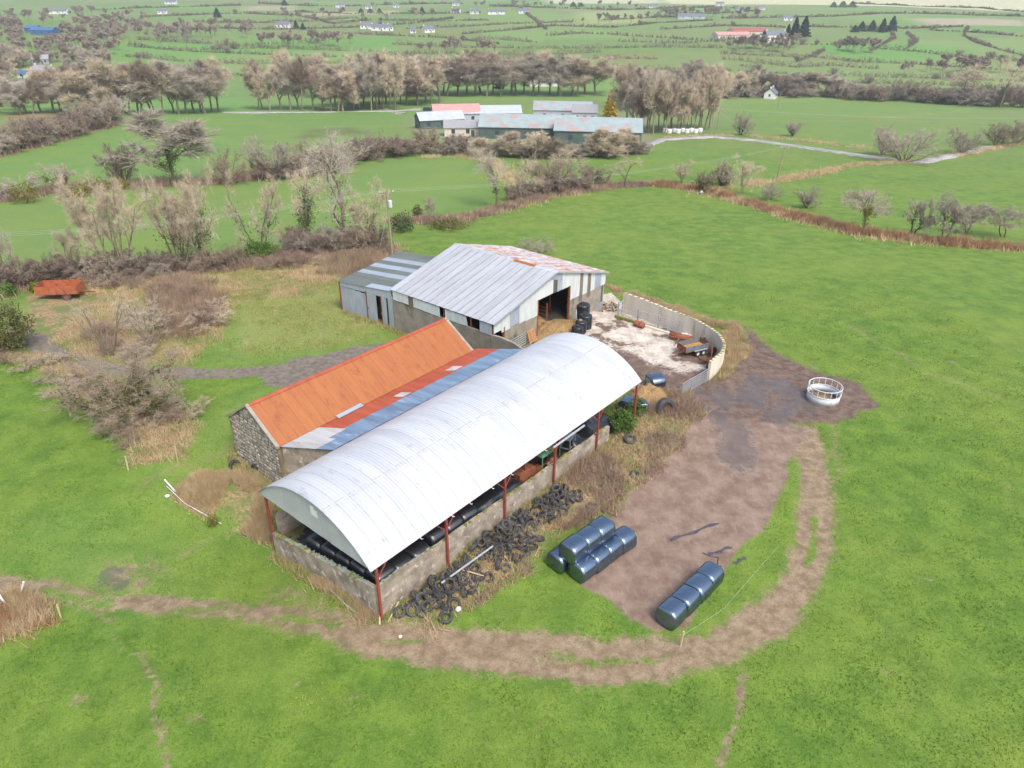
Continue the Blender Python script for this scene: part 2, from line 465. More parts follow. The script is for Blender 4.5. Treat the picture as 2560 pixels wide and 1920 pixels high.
paint([(470, 640), (660, 605), (760, 600), (870, 690), (840, 735), (640, 775), (480, 775)], (.29, .285, .095), .8, 2.5)
paint([(330, 1000), (440, 920), (500, 870), (600, 830), (540, 900), (500, 1000), (600, 1160), (480, 1150), (330, 1060)], (.25, .28, .06), .6, 2.0)
paint([(60, 1130), (330, 1150), (400, 1220), (330, 1290), (160, 1290), (40, 1240)], (.22, .27, .05), .5, 3.0)
paint([(0, 650), (120, 650), (230, 680), (180, 760), (60, 710), (0, 700)], (.26, .265, .08), .6, 2.5)

paint([(880, 252), (1400, 244), (1425, 300), (1400, 322), (1000, 318), (890, 290)], (.25, .215, .17), .85, 3)
V = np.stack([XX, YY, ZZ], -1).reshape(-1, 3)
ii = np.arange(NX * NY).reshape(NY, NX)
QUADS = np.stack([ii[:-1, :-1], ii[:-1, 1:], ii[1:, 1:], ii[1:, :-1]], -1).reshape(-1, 4)
def fc(a): return ((a[:-1, :-1] + a[1:, :-1] + a[:-1, 1:] + a[1:, 1:]) / 4).ravel()
cls = np.zeros(len(QUADS), int)
cls[fc(np.maximum(mud2 - .12, 0)) > .42] = 1
cls[fc(mud) > .5] = 2
cls[fc(pad) > .5] = 3
cls[fc(yard) > .5] = 4
cls[(fc(grav) > .5) & (cls != 4)] = 5
M1 = np.stack([mud, mud2, grav, pad], -1).reshape(-1, 4)
M2 = np.stack([yard, rough, wet, road], -1).reshape(-1, 4)
TI = tint.reshape(-1, 4)

# ---- one material for all of it, driven by what lies where
def ground_material():
    m, nt, bs, new, lk = nodemat('ground')
    tc = coords(nt)
    def attr(n):
        a = nt.nodes.new('ShaderNodeAttribute'); a.attribute_name = n
        s = nt.nodes.new('ShaderNodeSeparateColor'); lk(a.outputs['Color'], s.inputs[0])
        return s.outputs[0], s.outputs[1], s.outputs[2], a.outputs['Alpha'], a.outputs['Color']
    mudm, trk, grv, padm, _ = attr('m1')
    yrd, rgh, wetm, roadm, _ = attr('m2')
    t = attr('tint')
    nbig, nmid = noise(nt, .09, 4, .6, tc), noise(nt, .55, 4, .65, tc)
    nsm, nfine = noise(nt, 3.2, 4, .7, tc), noise(nt, 14, 3, .7, tc)
    g = mixc(nt, ramp(nt, nmid, .28, .72), (.062, .142, .012), (.148, .236, .028))
    g = mixc(nt, t[3], g, t[4])
    g = mixc(nt, math1(nt, 'MULTIPLY', ramp(nt, nbig, .35, .7), .42), g, (.215, .262, .040))
    g = mixc(nt, math1(nt, 'MULTIPLY', ramp(nt, nsm, .42, .75), .40), g, (.205, .268, .066))
    g = mixc(nt, math1(nt, 'MULTIPLY', ramp(nt, nfine, .58, .36), .38), g, (.036, .080, .012))
    # dead stalks in the sward
    g = mixc(nt, math1(nt, 'MULTIPLY', ramp(nt, noise(nt, 1.3, 5, .75, tc), .60, .78), .35), g, (.25, .23, .09))
    nedge = noise(nt, 6.5, 4, .75, tc)
    def edge(mask, n, k=.9, lo=.34, hi=.66):
        m_ = math1(nt, 'ADD', mask, math1(nt, 'MULTIPLY', math1(nt, 'SUBTRACT', n, .5), k))
        return ramp(nt, math1(nt, 'ADD', m_, math1(nt, 'MULTIPLY', math1(nt, 'SUBTRACT', nedge, .5), 1.15)), lo, hi)
    ncoarse = noise(nt, 1.1, 6, .72, tc)
    straw = mixc(nt, ramp(nt, noise(nt, 5, 4, .7, tc), .35, .65), (.17, .115, .055), (.36, .27, .14))
    straw = mixc(nt, ramp(nt, noise(nt, .6, 4, .6, tc), .45, .62), straw, (.135, .165, .05))
    col = mixc(nt, edge(rgh, ncoarse, .8, .40, .68), g, straw)
    stones = ramp(nt, noise(nt, 9, 2, .8, tc), .66, .74)
    tr = mixc(nt, ramp(nt, noise(nt, 1.6, 5, .65, tc), .3, .7), (.175, .122, .072), (.320, .240, .155))
    tr = mixc(nt, math1(nt, 'MULTIPLY', ramp(nt, nfine, .55, .35), .4), tr, (.10, .066, .04))
    tr = mixc(nt, math1(nt, 'MULTIPLY', stones, .55), tr, (.50, .46, .40))
    col = mixc(nt, edge(trk, ncoarse, .95), col, tr)
    gl = mixc(nt, ramp(nt, noise(nt, 2.2, 6, .7, tc), .3, .7), (.115, .092, .072), (.215, .182, .150))
    gl = mixc(nt, math1(nt, 'MULTIPLY', stones, .5), gl, (.48, .46, .43))
    col = mixc(nt, edge(grv, ncoarse, .8), col, gl)
    pd = mixc(nt, ramp(nt, noise(nt, .8, 6, .7, tc), .3, .7), (.152, .099, .072), (.270, .192, .146))
    pd = mixc(nt, math1(nt, 'MULTIPLY', ramp(nt, noise(nt, 2.6, 6, .75, tc, (1, .35, 1)), .5, .75), .6), pd, (.34, .265, .205))
    pd = mixc(nt, math1(nt, 'MULTIPLY', ramp(nt, nfine, .5, .3), .35), pd, (.10, .066, .05))
    col = mixc(nt, edge(padm, ncoarse, .55), col, pd)
    yc = mixc(nt, ramp(nt, noise(nt, .9, 5, .7, tc), .35, .65), (.40, .34, .28), (.60, .54, .47))
    yc = mixc(nt, ramp(nt, noise(nt, .33, 6, .72, tc), .52, .60), yc, (.13, .088, .06))
    yc = mixc(nt, math1(nt, 'MULTIPLY', ramp(nt, noise(nt, 3.5, 4, .7, tc), .5, .7), .5), yc, (.19, .14, .09))
    col = mixc(nt, ramp(nt, yrd, .4, .6), col, yc)
    md = mixc(nt, ramp(nt, noise(nt, 1.4, 6, .7, tc), .3, .7), (.082, .054, .043), (.190, .130, .098))
    col = mixc(nt, edge(mudm, ncoarse, .9), col, md)
    rd = mixc(nt, ramp(nt, noise(nt, 2.0, 3, .6, tc), .3, .7), (.30, .28, .26), (.42, .40, .37))
    col = mixc(nt, ramp(nt, roadm, .4, .6), col, rd)
    wn_ = math1(nt, 'MULTIPLY', ramp(nt, math1(nt, 'ADD', wetm, math1(nt, 'MULTIPLY', math1(nt, 'SUBTRACT', noise(nt, 1.7, 5, .7, tc), .5), 1.3)), .55, .8), 1.0)
    col = mixc(nt, math1(nt, 'MULTIPLY', wn_, .55), col, (.10, .085, .075))  # wet mud, with a grey tint of reflected sky mixed into the colour
    lk(col, bs.inputs['Base Color'])
    lk(math1(nt, 'SUBTRACT', .92, math1(nt, 'MULTIPLY', wn_, .78)), bs.inputs['Roughness'])
    h = math1(nt, 'ADD', math1(nt, 'MULTIPLY', nfine, .35), math1(nt, 'MULTIPLY', nsm, .65))
    b = nt.nodes.new('ShaderNodeBump'); b.inputs['Distance'].default_value = .12
    lk(math1(nt, 'MULTIPLY', math1(nt, 'SUBTRACT', 1.0, math1(nt, 'MAXIMUM', wn_, math1(nt, 'MULTIPLY', math1(nt, 'MAXIMUM', padm, yrd), .8))), .65), b.inputs['Strength'])
    lk(h, b.inputs['Height']); lk(b.outputs[0], bs.inputs['Normal'])
    bs.inputs['Specular IOR Level'].default_value = .35
    return m
GROUND = ground_material()
NAMES = [('ground', 'green pasture ground and far fields'), ('dirt_track', 'bare earth track curving round the barn'), ('muddy_ground', 'trampled wet mud round the ring feeder'), ('silage_pad', 'brown stained silage pad beside the bales'),
         ('concrete_yard', 'dirty pale concrete yard before the cattle shed'), ('gravel_lane', 'grey gravel lane running behind the stone barn')]
for ci, (nm, lb) in enumerate(NAMES):
    q = QUADS[cls == ci]
    used, inv = np.unique(q, return_inverse=True)
    me = npmesh(nm, V[used], inv.reshape(-1, 4), GROUND, smooth=True)
    for an, arr in (('m1', M1), ('m2', M2), ('tint', TI)):
        a = me.color_attributes.new(an, 'FLOAT_COLOR', 'POINT')
        a.data.foreach_set('color', np.ascontiguousarray(arr[used], np.float32).ravel())
    tag(link(nm, me), lb, nm.split('_')[-1], kind='structure')

def gz(x, y):
    """height of the built ground (with its relief) at points"""
    x = np.atleast_1d(np.asarray(x, float)); y = np.atleast_1d(np.asarray(y, float))
    i = np.clip(np.searchsorted(gx, x) - 1, 0, NX - 2); j = np.clip(np.searchsorted(gy, y) - 1, 0, NY - 2)
    u = np.clip((x - gx[i]) / (gx[i + 1] - gx[i]), 0, 1); v = np.clip((y - gy[j]) / (gy[j + 1] - gy[j]), 0, 1)
    return (ZZ[j, i] * (1 - u) + ZZ[j, i + 1] * u) * (1 - v) + (ZZ[j + 1, i] * (1 - u) + ZZ[j + 1, i + 1] * u) * v
def on(p):
    return Vector((p[0], p[1], float(gz(p[0], p[1])[0])))
def maskat(arr, x, y):
    i = np.clip(np.searchsorted(gx, x), 0, NX - 1); j = np.clip(np.searchsorted(gy, y), 0, NY - 1)
    return arr[j, i]
def AG(fx, fy): return on(A(fx, fy))

# roads: ribbons laid a little proud of the fields
mat('road_surface', (.34, .32, .30), (.24, .225, .21), .8, .9, blotch=(.42, .40, .38), bscale=.3, bth=(.5, .65))
for pts, hw, lb in ((ROADS[0], 1.5, 'narrow pale lane running between fields to the far farmyard'), (ROADS[1], 1.5, 'pale lane below the row of bare trees'), (ROADS[2], 1.2, 'short spur of lane down to the far farm')):
    dense = []
    for (x0, y0), (x1, y1) in zip(pts[:-1], pts[1:]):
        k = max(2, int(math.hypot(x1 - x0, y1 - y0) / 1.5))
        dense += [(x0 + (x1 - x0) * i / k, y0 + (y1 - y0) * i / k) for i in range(k)]
    dense.append(pts[-1])
    P_ = np.array(dense); T_ = np.gradient(P_, axis=0); T_ /= np.linalg.norm(T_, axis=1)[:, None]
    N_ = np.stack([-T_[:, 1], T_[:, 0]], 1)
    rows = [P_ + N_ * hw * s for s in (-1.12, -1, 0, 1, 1.12)]
    zc = np.max([gz(r[:, 0], r[:, 1]) for r in rows], axis=0) + .10
    v = np.concatenate([np.column_stack([r, zc + (.03 if k == 2 else (-.5 if k in (0, 4) else 0))]) for k, r in enumerate(rows)])
    m = len(P_); f = []
    for k in range(4):
        a = np.arange(m - 1) + k * m
        f.append(np.stack([a, a + m, a + m + 1, a + 1], 1)[:, ::-1])
    tag(link('road', npmesh('road', v, np.concatenate(f), MATS['road_surface'])), lb, 'road', kind='structure')
# ================================================================== farm buildings
sheetmat('white_sheet', (.49, .50, .52), (.42, .435, .46), (.30, .31, .31), th=(.57, .74), axis=0, rough=.42, var=.05, bstr=.25, streak=1.6, pitch=.2, trough=.16, lap=(-.35, 24.9 / 31, .04, .34))
sheetmat('gable_sheet', (.46, .47, .47), (.39, .40, .40), (.31, .31, .29), th=(.62, .75), axis=0, rough=.55, var=.05)
sheetmat('orange_sheet', (.345, .118, .031), (.31, .097, .026), (.25, .066, .022), th=(.52, .70), axis=0, rough=.6, var=.03, bstr=.2, lap=(.06, 17.76 / 24, .04, .55))
sheetmat('red_sheet', (.40, .085, .035), (.30, .062, .03), (.50, .40, .36), th=(.70, .78), axis=0, rough=.65, var=.10)
sheetmat('blue_sheet', (.175, .260, .370), (.11, .165, .24), (.32, .40, .48), th=(.58, .72), axis=0, rough=.5, var=.12)
sheetmat('bare_sheet', (.45, .45, .45), (.36, .36, .36), (.40, .16, .09), th=(.60, .66), axis=0, rough=.5, var=.12)
sheetmat('fibre_sheet', (.40, .41, .435), (.325, .335, .355), (.25, .255, .25), th=(.66, .80), axis=0, rough=.85, var=.06, pitch=.17, lap=(.24, 12.4 / 15, .045, .6))
sheetmat('rusty_white_sheet', (.58, .58, .58), (.48, .48, .48), (.43, .135, .06), th=(.50, .55), axis=0, rough=.55, var=.10, c3scale=1.3, c3len=.10)
sheetmat('dark_roof_sheet', (.145, .165, .150), (.105, .12, .11), (.20, .21, .18), th=(.6, .75), axis=1, rough=.85, var=.10)
sheetmat('light_roof_sheet', (.33, .38, .44), (.27, .31, .36), None, axis=1, rough=.5, var=.08)
sheetmat('clad_white', (.60, .635, .62), (.50, .54, .52), (.36, .42, .36), th=(.60, .78), axis=0, rough=.5, var=.06)
sheetmat('clad_white_g', (.62, .65, .64), (.52, .55, .54), (.36, .41, .36), th=(.64, .80), axis=1, rough=.5, var=.06)
sheetmat('clad_grey_g', (.36, .40, .47), (.29, .32, .38), None, axis=1, rough=.5, var=.08)
sheetmat('clad_brown_g', (.20, .155, .115), (.14, .105, .08), (.30, .16, .08), th=(.6, .7), axis=1, rough=.8, var=.1)
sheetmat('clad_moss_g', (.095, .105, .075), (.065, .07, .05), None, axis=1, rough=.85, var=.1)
sheetmat('clad_galv', (.42, .46, .50), (.33, .36, .40), (.24, .25, .25), th=(.6, .75), axis=0, rough=.45, var=.09)
mat('concrete', (.30, .265, .215), (.215, .185, .145), 1.1, .92, blotch=(.10, .105, .045), bscale=.55, bth=(.56, .70), bmp=.35, fine=9)
mat('wall_concrete', (.38, .32, .25), (.19, .155, .115), 1.3, .95, blotch=(.52, .47, .39), bscale=2.2, bth=(.56, .66), bmp=1.0, fine=7)
mat('yard_wall', (.70, .62, .50), (.57, .50, .40), .8, .92, stretch=(1, 1, .25), blotch=(.32, .28, .22), bscale=1.6, bth=(.55, .75), bmp=.15)
mat('lap_grime', (.30, .31, .32), (.42, .43, .44), 6, .8)
mat('coping', (.33, .30, .25), (.23, .205, .17), 2, .92, bmp=.3)
mat('moss', (.16, .16, .035), (.10, .12, .03), 4, .95, blotch=(.30, .22, .03), bscale=3, bth=(.5, .6), bmp=.8)
mat('lichen', (.26, .33, .27), (.19, .25, .19), 4, .95, bmp=.6)
mat('stone', (.33, .295, .24), (.20, .175, .14), 2.4, .95, blotch=(.46, .43, .37), bscale=3.0, bth=(.56, .68), bmp=.5, var=.35)
mat('mortar', (.20, .165, .115), (.12, .10, .07), 1.2, .97, blotch=(.33, .25, .10), bscale=.9, bth=(.46, .60), bmp=.6)
mat('red_steel', (.30, .062, .04), (.21, .045, .03), 6, .6, blotch=(.15, .055, .03), bscale=4, bth=(.55, .7))
mat('feeder_paint', (.58, .60, .60), (.48, .50, .50), 4, .5, blotch=(.34, .27, .2), bscale=3, bth=(.62, .72))
mat('galv', (.46, .48, .50), (.36, .38, .40), 5, .4, .35, var=.05)
mat('rust', (.30, .095, .035), (.17, .055, .025), 5, .85, blotch=(.09, .045, .03), bscale=3, bth=(.55, .7), var=.1)
mat('wood', (.40, .28, .16), (.27, .18, .10), 6, .85, stretch=(1, 1, .15), var=.15)
mat('pale_wood', (.52, .41, .24), (.38, .29, .16), 6, .85, var=.12)
mat('dark', (.012, .012, .012), rough=.9)
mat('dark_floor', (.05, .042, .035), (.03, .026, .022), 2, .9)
mat('inner_plastic', (.010, .012, .016), (.018, .020, .025), 3, .38, bmp=.25, fine=7, spec=.7)  # duller copy of the bale wrap; the barn's dimness is put into the material
MATS['inner_plastic'].node_tree.nodes['Principled BSDF'].inputs['IOR'].default_value = 1.7
mat('bale_plastic', (.006, .010, .018), (.012, .019, .032), 3, .27, bmp=.45, fine=5, spec=1.0)
MATS['bale_plastic'].node_tree.nodes['Principled BSDF'].inputs['IOR'].default_value = 2.3
MATS['bale_plastic'].node_tree.nodes['Principled BSDF'].inputs['Specular Tint'].default_value = (.62, .79, 1.0, 1)  # blue of the reflected sky is put into the film's tint
mat('rubber', (.034, .034, .036), (.052, .051, .050), 8, .70, blotch=(.11, .10, .09), bscale=4, bth=(.55, .72), var=.35)
mat('white_paint', (.75, .75, .73), (.62, .62, .60), 5, .5, var=.04)
mat('straw', (.36, .235, .095), (.20, .12, .055), 7, .95, bmp=1.0, fine=30)

class Frame:
    """building axes: x along, y across (to the left of x), z up"""
    def __init__(s, o, deg):
        s.o = Vector((*o, 0)); s.a = RAD(deg); s.d = Vector((math.cos(s.a), math.sin(s.a), 0)); s.g = Vector((-s.d.y, s.d.x, 0))
    def w(s, x, y, z=0): return s.o + s.d * x + s.g * y + Vector((0, 0, z))
    def root(s, name, label, cat, group=None): return empty(name, s.o, s.a, label, cat, group)

def sheet(name, mt, parent, quad, th=.012, lift=0.0, seg=1):
    """flat roof or wall sheet from 4 corners (in parent axes), a little thick, one edge lifted over its neighbour"""
    q = [Vector(p) for p in quad]
    n = (q[1] - q[0]).cross(q[3] - q[0]).normalized()
    q[1] = q[1] + n * lift; q[2] = q[2] + n * lift
    return MB().prism(q, n * th).build(name, MATS[mt], parent)

# ------------------------------------------------------------------ Dutch barn
DB = Frame((-6.555, 26.208), 50.33)
BAY, DW, DE, DR = 4.8, 9.34, 3.41, 2.05
DL = BAY * 5 + .55
barn = DB.root('hay_barn', 'long round-roofed white metal hay barn on red steel posts with low concrete walls', 'barn')
# arc through both eaves
c_half = DW / 2 + .08
Rr = (c_half ** 2 + DR ** 2) / (2 * DR)
a_half = math.asin(c_half / Rr)
def arc(t, up=0.0):                       # t 0..1 from near (right-hand) eave to back eave
    a = -a_half + 2 * a_half * t
    return (DW / 2 + (Rr + up) * math.sin(a), DE - .02 + (Rr + up) * math.cos(a) - (Rr - DR))
roof = link('roof', None, barn); roof.empty_display_size = .2
NS = 31
sw = (DL + .35) / NS
cuts = [0.0, .37, .70, 1.0]
r_ = random.Random(3)
for i in range(NS):
    x0 = -.35 + i * sw; x1 = x0 + sw + .05
    for k in range(3):
        mb = MB(); n = 9; vs = []
        j = r_.uniform(-.006, .006)
        t0, t1 = cuts[k] - (.012 if k else 0), cuts[k + 1]
        for m in range(n + 1):
            t = t0 + (t1 - t0) * m / n
            lift = .030 * (1 if k == 1 else 0) + .014 * (1 - m / n) * (1 if k == 2 else 0) + (.014 * (m / n) if k == 0 else 0)
            ya, za = arc(t, lift + j); yb, zb = arc(t, lift + j + .020); yc, zc = arc(t, lift + j + .012); yd, zd = arc(t, lift + j + .032)
            vs += [(x0, ya, za), (x1, yb, zb), (x0, yc, zc), (x1, yd, zd)]
        fs = []
        for m in range(n):
            b = 4 * m
            fs += [(b + 2, b + 3, b + 7, b + 6), (b, b + 4, b + 5, b + 1), (b, b + 2, b + 6, b + 4), (b + 1, b + 5, b + 7, b + 3)]
        fs += [(0, 1, 3, 2), (4 * n, 4 * n + 2, 4 * n + 3, 4 * n + 1)]
        mb.add(vs, fs).build('roof_sheet', MATS['white_sheet'], roof)
yl, zl = arc(.372, .046); yh, zh = arc(.378, .047)
MB().prism([(-.3, yl, zl), (DL - .02, yl, zl), (DL - .02, yh, zh), (-.3, yh, zh)], (0, 0, .008)).build('lap_strip', MATS['lap_grime'], roof)
# near gable cladding: upright sheets cut to the arc
NG = 12
for i in range(NG):
    y0 = -.05 + (DW + .1) * i / NG; y1 = min(-.05 + (DW + .1) * (i + 1) / NG + .02, DW + .06)
    top = []
    for m in range(4):
        y = y0 + (y1 - y0) * m / 3
        s = min(max((y - DW / 2) / Rr, -1), 1)
        top.append((y, DE - .02 + Rr * math.cos(math.asin(s)) - (Rr - DR) - .03))
    zb = DE - .10 - .03 * r_.random()
    poly = [(0, y0, zb)] + [(0, y1, zb)] + [(0, y, max(z, zb + .02)) for y, z in reversed(top)]
    off = -.20 - .012 * (i % 2)
    MB().prism([(off, p[1], p[2]) for p in poly], (.010, 0, 0)).build('gable_sheet', MATS['gable_sheet'], barn)
MB().prism([(-.226, 3.95, 4.45), (-.226, 4.52, 4.43), (-.226, 4.52, 5.02), (-.226, 4.22, 5.05), (-.226, 4.20, 4.88), (-.226, 3.97, 4.88)], (.006, 0, 0)).build('roof_light_patch', MATS['white_paint'], barn)
# posts, braces, eave beams, trusses
for side, y in ((0, -.02), (1, DW - .02)):
    for i in range(6):
        zb = float(gz(*DB.w(i * BAY, y)[:2])[0]) - .3
        MB().box(i * BAY - .06, i * BAY + .06, y - .12, y - .0, zb, DE - .06).build('post', MATS['red_steel'], barn)
        for s in (-1, 1):
            if (i == 0 and s < 0) or (i == 5 and s > 0): continue
            yb = y - .04
            MB().bar((i * BAY + s * .05, yb, DE - .75), (i * BAY + s * .62, yb, DE - .10), .05).build('brace', MATS['red_steel'], barn)
    yy = y + (.06 if side == 0 else -.12)
    MB().box(-.1, DL - .2, yy - .03, yy + .03, DE - .16, DE - .06).build('eave_beam', MATS['red_steel'], barn)
for i in range(6):
    x = i * BAY + .08
    pts = [(x, arc(t, -.10)[0], arc(t, -.10)[1]) for t in np.linspace(.02, .98, 15)]
    MB().tube(pts, .05, 5).build('truss_arch', MATS['red_steel'], barn)
    MB().bar((x, .1, DE - .05), (x, DW - .1, DE - .05), .05).build('truss_tie', MATS['red_steel'], barn)
for x in (2.9, 5.2, 6.6, 8.4, 10.1, 13.3):
    MB().tube([(x, -.05, DE + .02), (x + .02, -.22, DE - .06), (x + .06, -.27, DE - .02)], .018, 5).build('gutter_bracket', MATS['white_paint'], barn)
MB().tube([(13.9, -.30, DE - .08), (17.2, -.30, DE - .06)], .07, 8).build('gutter', MATS['galv'], barn)
# walls
def wallrun(name, pts, th, mt, parent=None, base=-1.8, rough=.0, seed=1):
    """pts: (x, y, top) in parent axes; thick wall along the polyline, top as given"""
    mb = MB(); n = len(pts); rr = random.Random(seed); L = []
    for i, (x, y, z) in enumerate(pts):
        p = Vector((x, y, 0)); a = Vector((*pts[max(i - 1, 0)][:2], 0)); b = Vector((*pts[min(i + 1, n - 1)][:2], 0))
        t = (b - a).normalized(); nn = Vector((-t.y, t.x, 0)) * th / 2
        dz = rr.uniform(-rough, rough)
        q0, q1 = p - nn, p + nn
        L.append([(q0.x, q0.y, base), (q0.x, q0.y, z + dz), (q1.x, q1.y, z + dz), (q1.x, q1.y, base)])
    for s in L: mb.v.extend(s)
    for i in range(n - 1):
        b = 4 * i
        for k in range(4): mb.f.append((b + k, b + 4 + k, b + 4 + (k + 1) % 4, b + (k + 1) % 4))
    mb.f.append((0, 1, 2, 3)); mb.f.append((4 * n - 1, 4 * n - 2, 4 * n - 3, 4 * n - 4))
    return mb.build(name, MATS[mt], parent)
N = 30
wtop = lambda x: 2.02 - .030 * x
gtop = lambda y: 1.98 - .165 * y
wallrun('side_wall', [(x, .13, wtop(x)) for x in np.linspace(.05, 20.9, N)], .22, 'wall_concrete', barn, -1.2, .035, 5)
wallrun('end_wall', [(.05, y, gtop(y)) for y in np.linspace(.26, DW - .12, 18)], .22, 'wall_concrete', barn, -2.2, .05, 6)
wallrun('back_wall', [(x, DW - .25, 1.6 + .3 * min(x / 6, 1)) for x in np.linspace(.3, DL - .4, 8)], .25, 'wall_concrete', barn, -2.2, .03, 7)
# mossy and lichened wall tops: lumps
def lumps(name, mt, parent, pts, r0, r1, seed, squash=.35):
    rr = random.Random(seed); mb = MB()
    for x, y, z in pts:
        r = rr.uniform(r0, r1)
        vs = []
        for a in range(7):
            t = a * math.pi * 2 / 7 + rr.uniform(-.3, .3); q = r * rr.uniform(.6, 1.2)
            vs.append((x + q * math.cos(t) * 1.6, y + q * math.sin(t), z))
        vs.append((x, y, z + r * squash * rr.uniform(.7, 1.4)))
        mb.add(vs, [(i, (i + 1) % 7, 7) for i in range(7)])
    return tag(mb.build(name, MATS[mt], parent), kind='stuff')
lumps('moss', 'moss', barn, [(x, .13 + r_.uniform(-.05, .05), wtop(x) + .005) for x in np.arange(.5, 20.5, .33) if r_.random() < .55], .05, .16, 3)
lumps('moss', 'moss', barn, [(.05 + r_.uniform(-.05, .05), y, gtop(y) + .005) for y in np.arange(.3, DW - .4, .25) if r_.random() < .6], .06, .15, 4)
lumps('lichen', 'lichen', barn, [(.10 + r_.uniform(-.06, .06), y, gtop(y) + .01) for y in np.arange(.3, DW - 1.3, .16)], .06, .12, 5, .25)
lumps('lichen', 'lichen', barn, [(x, .20 + r_.uniform(-.05, .05), wtop(x) + .01) for x in np.arange(.4, 4.2, .15)], .06, .11, 6, .25)
# earth floor of the barn
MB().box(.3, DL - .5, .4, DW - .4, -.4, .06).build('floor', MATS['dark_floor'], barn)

# ------------------------------------------------------------------ stone barn with the orange roof
ST = Frame((-14.54, 37.10), 50.2)
SWd, SL, SE, SR = 5.53, 17.76, 3.0, 4.90
stone = ST.root('stone_barn', 'old rubble stone barn with bright orange corrugated roof beside the hay barn', 'barn')
zs = lambda x, y: float(gz(*ST.w(x, y)[:2])[0]) - .5
sroof = link('roof', None, stone)
NSB = 24; w = SL / NSB
for i in range(NSB):
    x0 = i * w + .06; x1 = x0 + w + .03
    if i == NSB - 1: x1 = SL - .02
    jj = r_.uniform(0, .06)
    sheet('roof_sheet', 'orange_sheet', sroof, [(x0, -.10 - jj, SE - .02), (x1, -.10 - jj, SE - .02), (x1, SWd / 2, SR), (x0, SWd / 2, SR)], .012, .016)
    sheet('roof_sheet', 'orange_sheet', sroof, [(x1, SWd + .12, SE - .06), (x0, SWd + .12, SE - .06), (x0, SWd / 2, SR - .002), (x1, SWd / 2, SR - .002)], .012, .016)
for i in range(6):
    x0 = .02 + i * SL / 6; x1 = x0 + SL / 6 + .05
    for s in (-1, 1):
        MB().prism([(x0, SWd / 2, SR + .045), (x1, SWd / 2, SR + .05), (x1, SWd / 2 + s * .2, SR - .06), (x0, SWd / 2 + s * .2, SR - .065)], (0, 0, .01)).build('ridge_cap', MATS['red_sheet'], sroof)
# gable walls: body of rubble core plus stones one by one on the face that shows
def gable_body(x0, x1):
    zb = -1.6
    return [(x0, 0, zb), (x0, SWd, zb), (x0, SWd, SE - .10), (x0, SWd / 2, SR - .06), (x0, 0, SE - .10)]
MB().prism(gable_body(.10, 0), (.45, 0, 0)).build('gable_wall', MATS['mortar'], stone)
MB().prism(gable_body(SL - .5, 0), (.42, 0, 0)).build('gable_wall', MATS['mortar'], stone)
MB().box(.5, SL - .5, .03, .5, -1.6, SE - .15).build('side_wall', MATS['mortar'], stone)
MB().box(.5, SL - .5, SWd - .5, SWd - .03, -1.6, SE - .15).build('side_wall', MATS['mortar'], stone)
for y0, y1, z0, z1 in ((-.14, SWd / 2, SE - .03, SR), (SWd + .14, SWd / 2, SE - .03, SR)):
    for xa in (-.06, SL - .14):
        dzz = .10
        MB().prism([(xa, y0, z0 - dzz), (xa, y1, z1 - dzz + .03), (xa, y1, z1 + .075), (xa, y0, z0 + .055)], (.22, 0, 0)).build('gable_coping', MATS['coping'], stone)
stone_meshes = []
for k in range(14):
    mb = MB(); a = r_.uniform(.75, 1.3); hh = r_.uniform(.75, 1.15); vs = []
    for sx, prof in ((0, 1.0), (-1, .72)):
        for t in range(7):
            an = t * 2 * math.pi / 7 + r_.uniform(-.25, .25)
            vs.append((sx * .05, .5 * a * prof * math.cos(an), .5 * hh * prof * math.sin(an)))
    mb.add(vs, [tuple(range(13, 6, -1))] + [(i, (i + 1) % 7, (i + 1) % 7 + 7, i + 7) for i in range(7)])
    stone_meshes.append(mb.mesh('stone', MATS['stone']))
gw = [c for c in stone.children if c.name.startswith('gable_wall')][0]
zrow = -.75; cnt = 0
while zrow < SR - .2 and cnt < 300:
    h = r_.uniform(.20, .34); y = .02 + r_.uniform(0, .15)
    while y < SWd - .05:
        wd = r_.uniform(.24, .60)
        zt = SE - .15 + (SR - SE) * (1 - abs(y + wd / 2 - SWd / 2) / (SWd / 2))
        if zrow + h < zt and y + wd < SWd + .02 and cnt < 300:
            o = link('stone', r_.choice(stone_meshes), gw, (.10, y + wd / 2, zrow + h / 2 + r_.uniform(-.02, .02)))
            o.scale = (r_.uniform(.6, 1.5), wd * .98, h * 1.0); o.rotation_euler = (r_.uniform(-.12, .12), 0, 0); cnt += 1
        y += wd * .97
    zrow += h * .95

# ------------------------------------------------------------------ lean-to between the two
lean = ST.root('lean_to', 'low lean-to with patched red and blue metal roof between stone barn and hay barn', 'lean-to')
lroof = link('roof', None, lean)
LX0, LX1, LZ0, LZ1, LY, SK = .15, 18.2, 2.93, 3.36, -3.44, -.47
NLN = 25; w = (LX1 - LX0) / NLN
lz = lambda y: LZ0 + (LZ1 - LZ0) * (y / LY)
for i in range(NLN):
    x0 = LX0 + i * w; x1 = x0 + w + .03
    def pt(x, y): return (x + SK * y, y, lz(y))
    m1 = 'bare_sheet' if i in (0, 1, 2, 3) else 'red_sheet'
    ys = -1.70 + (0.0 if i > 3 else (-.2 if i > 1 else -.7))
    sheet('roof_sheet', m1, lroof, [pt(x0, ys), pt(x1, ys), pt(x1, -.02), pt(x0, -.02)], .012, .014)
    o = sheet('roof_sheet', 'blue_sheet', lroof, [pt(x0, LY), pt(x1, LY), pt(x1, ys - .02), pt(x0, ys - .02)], .012, .010)
    o.location.z = .012
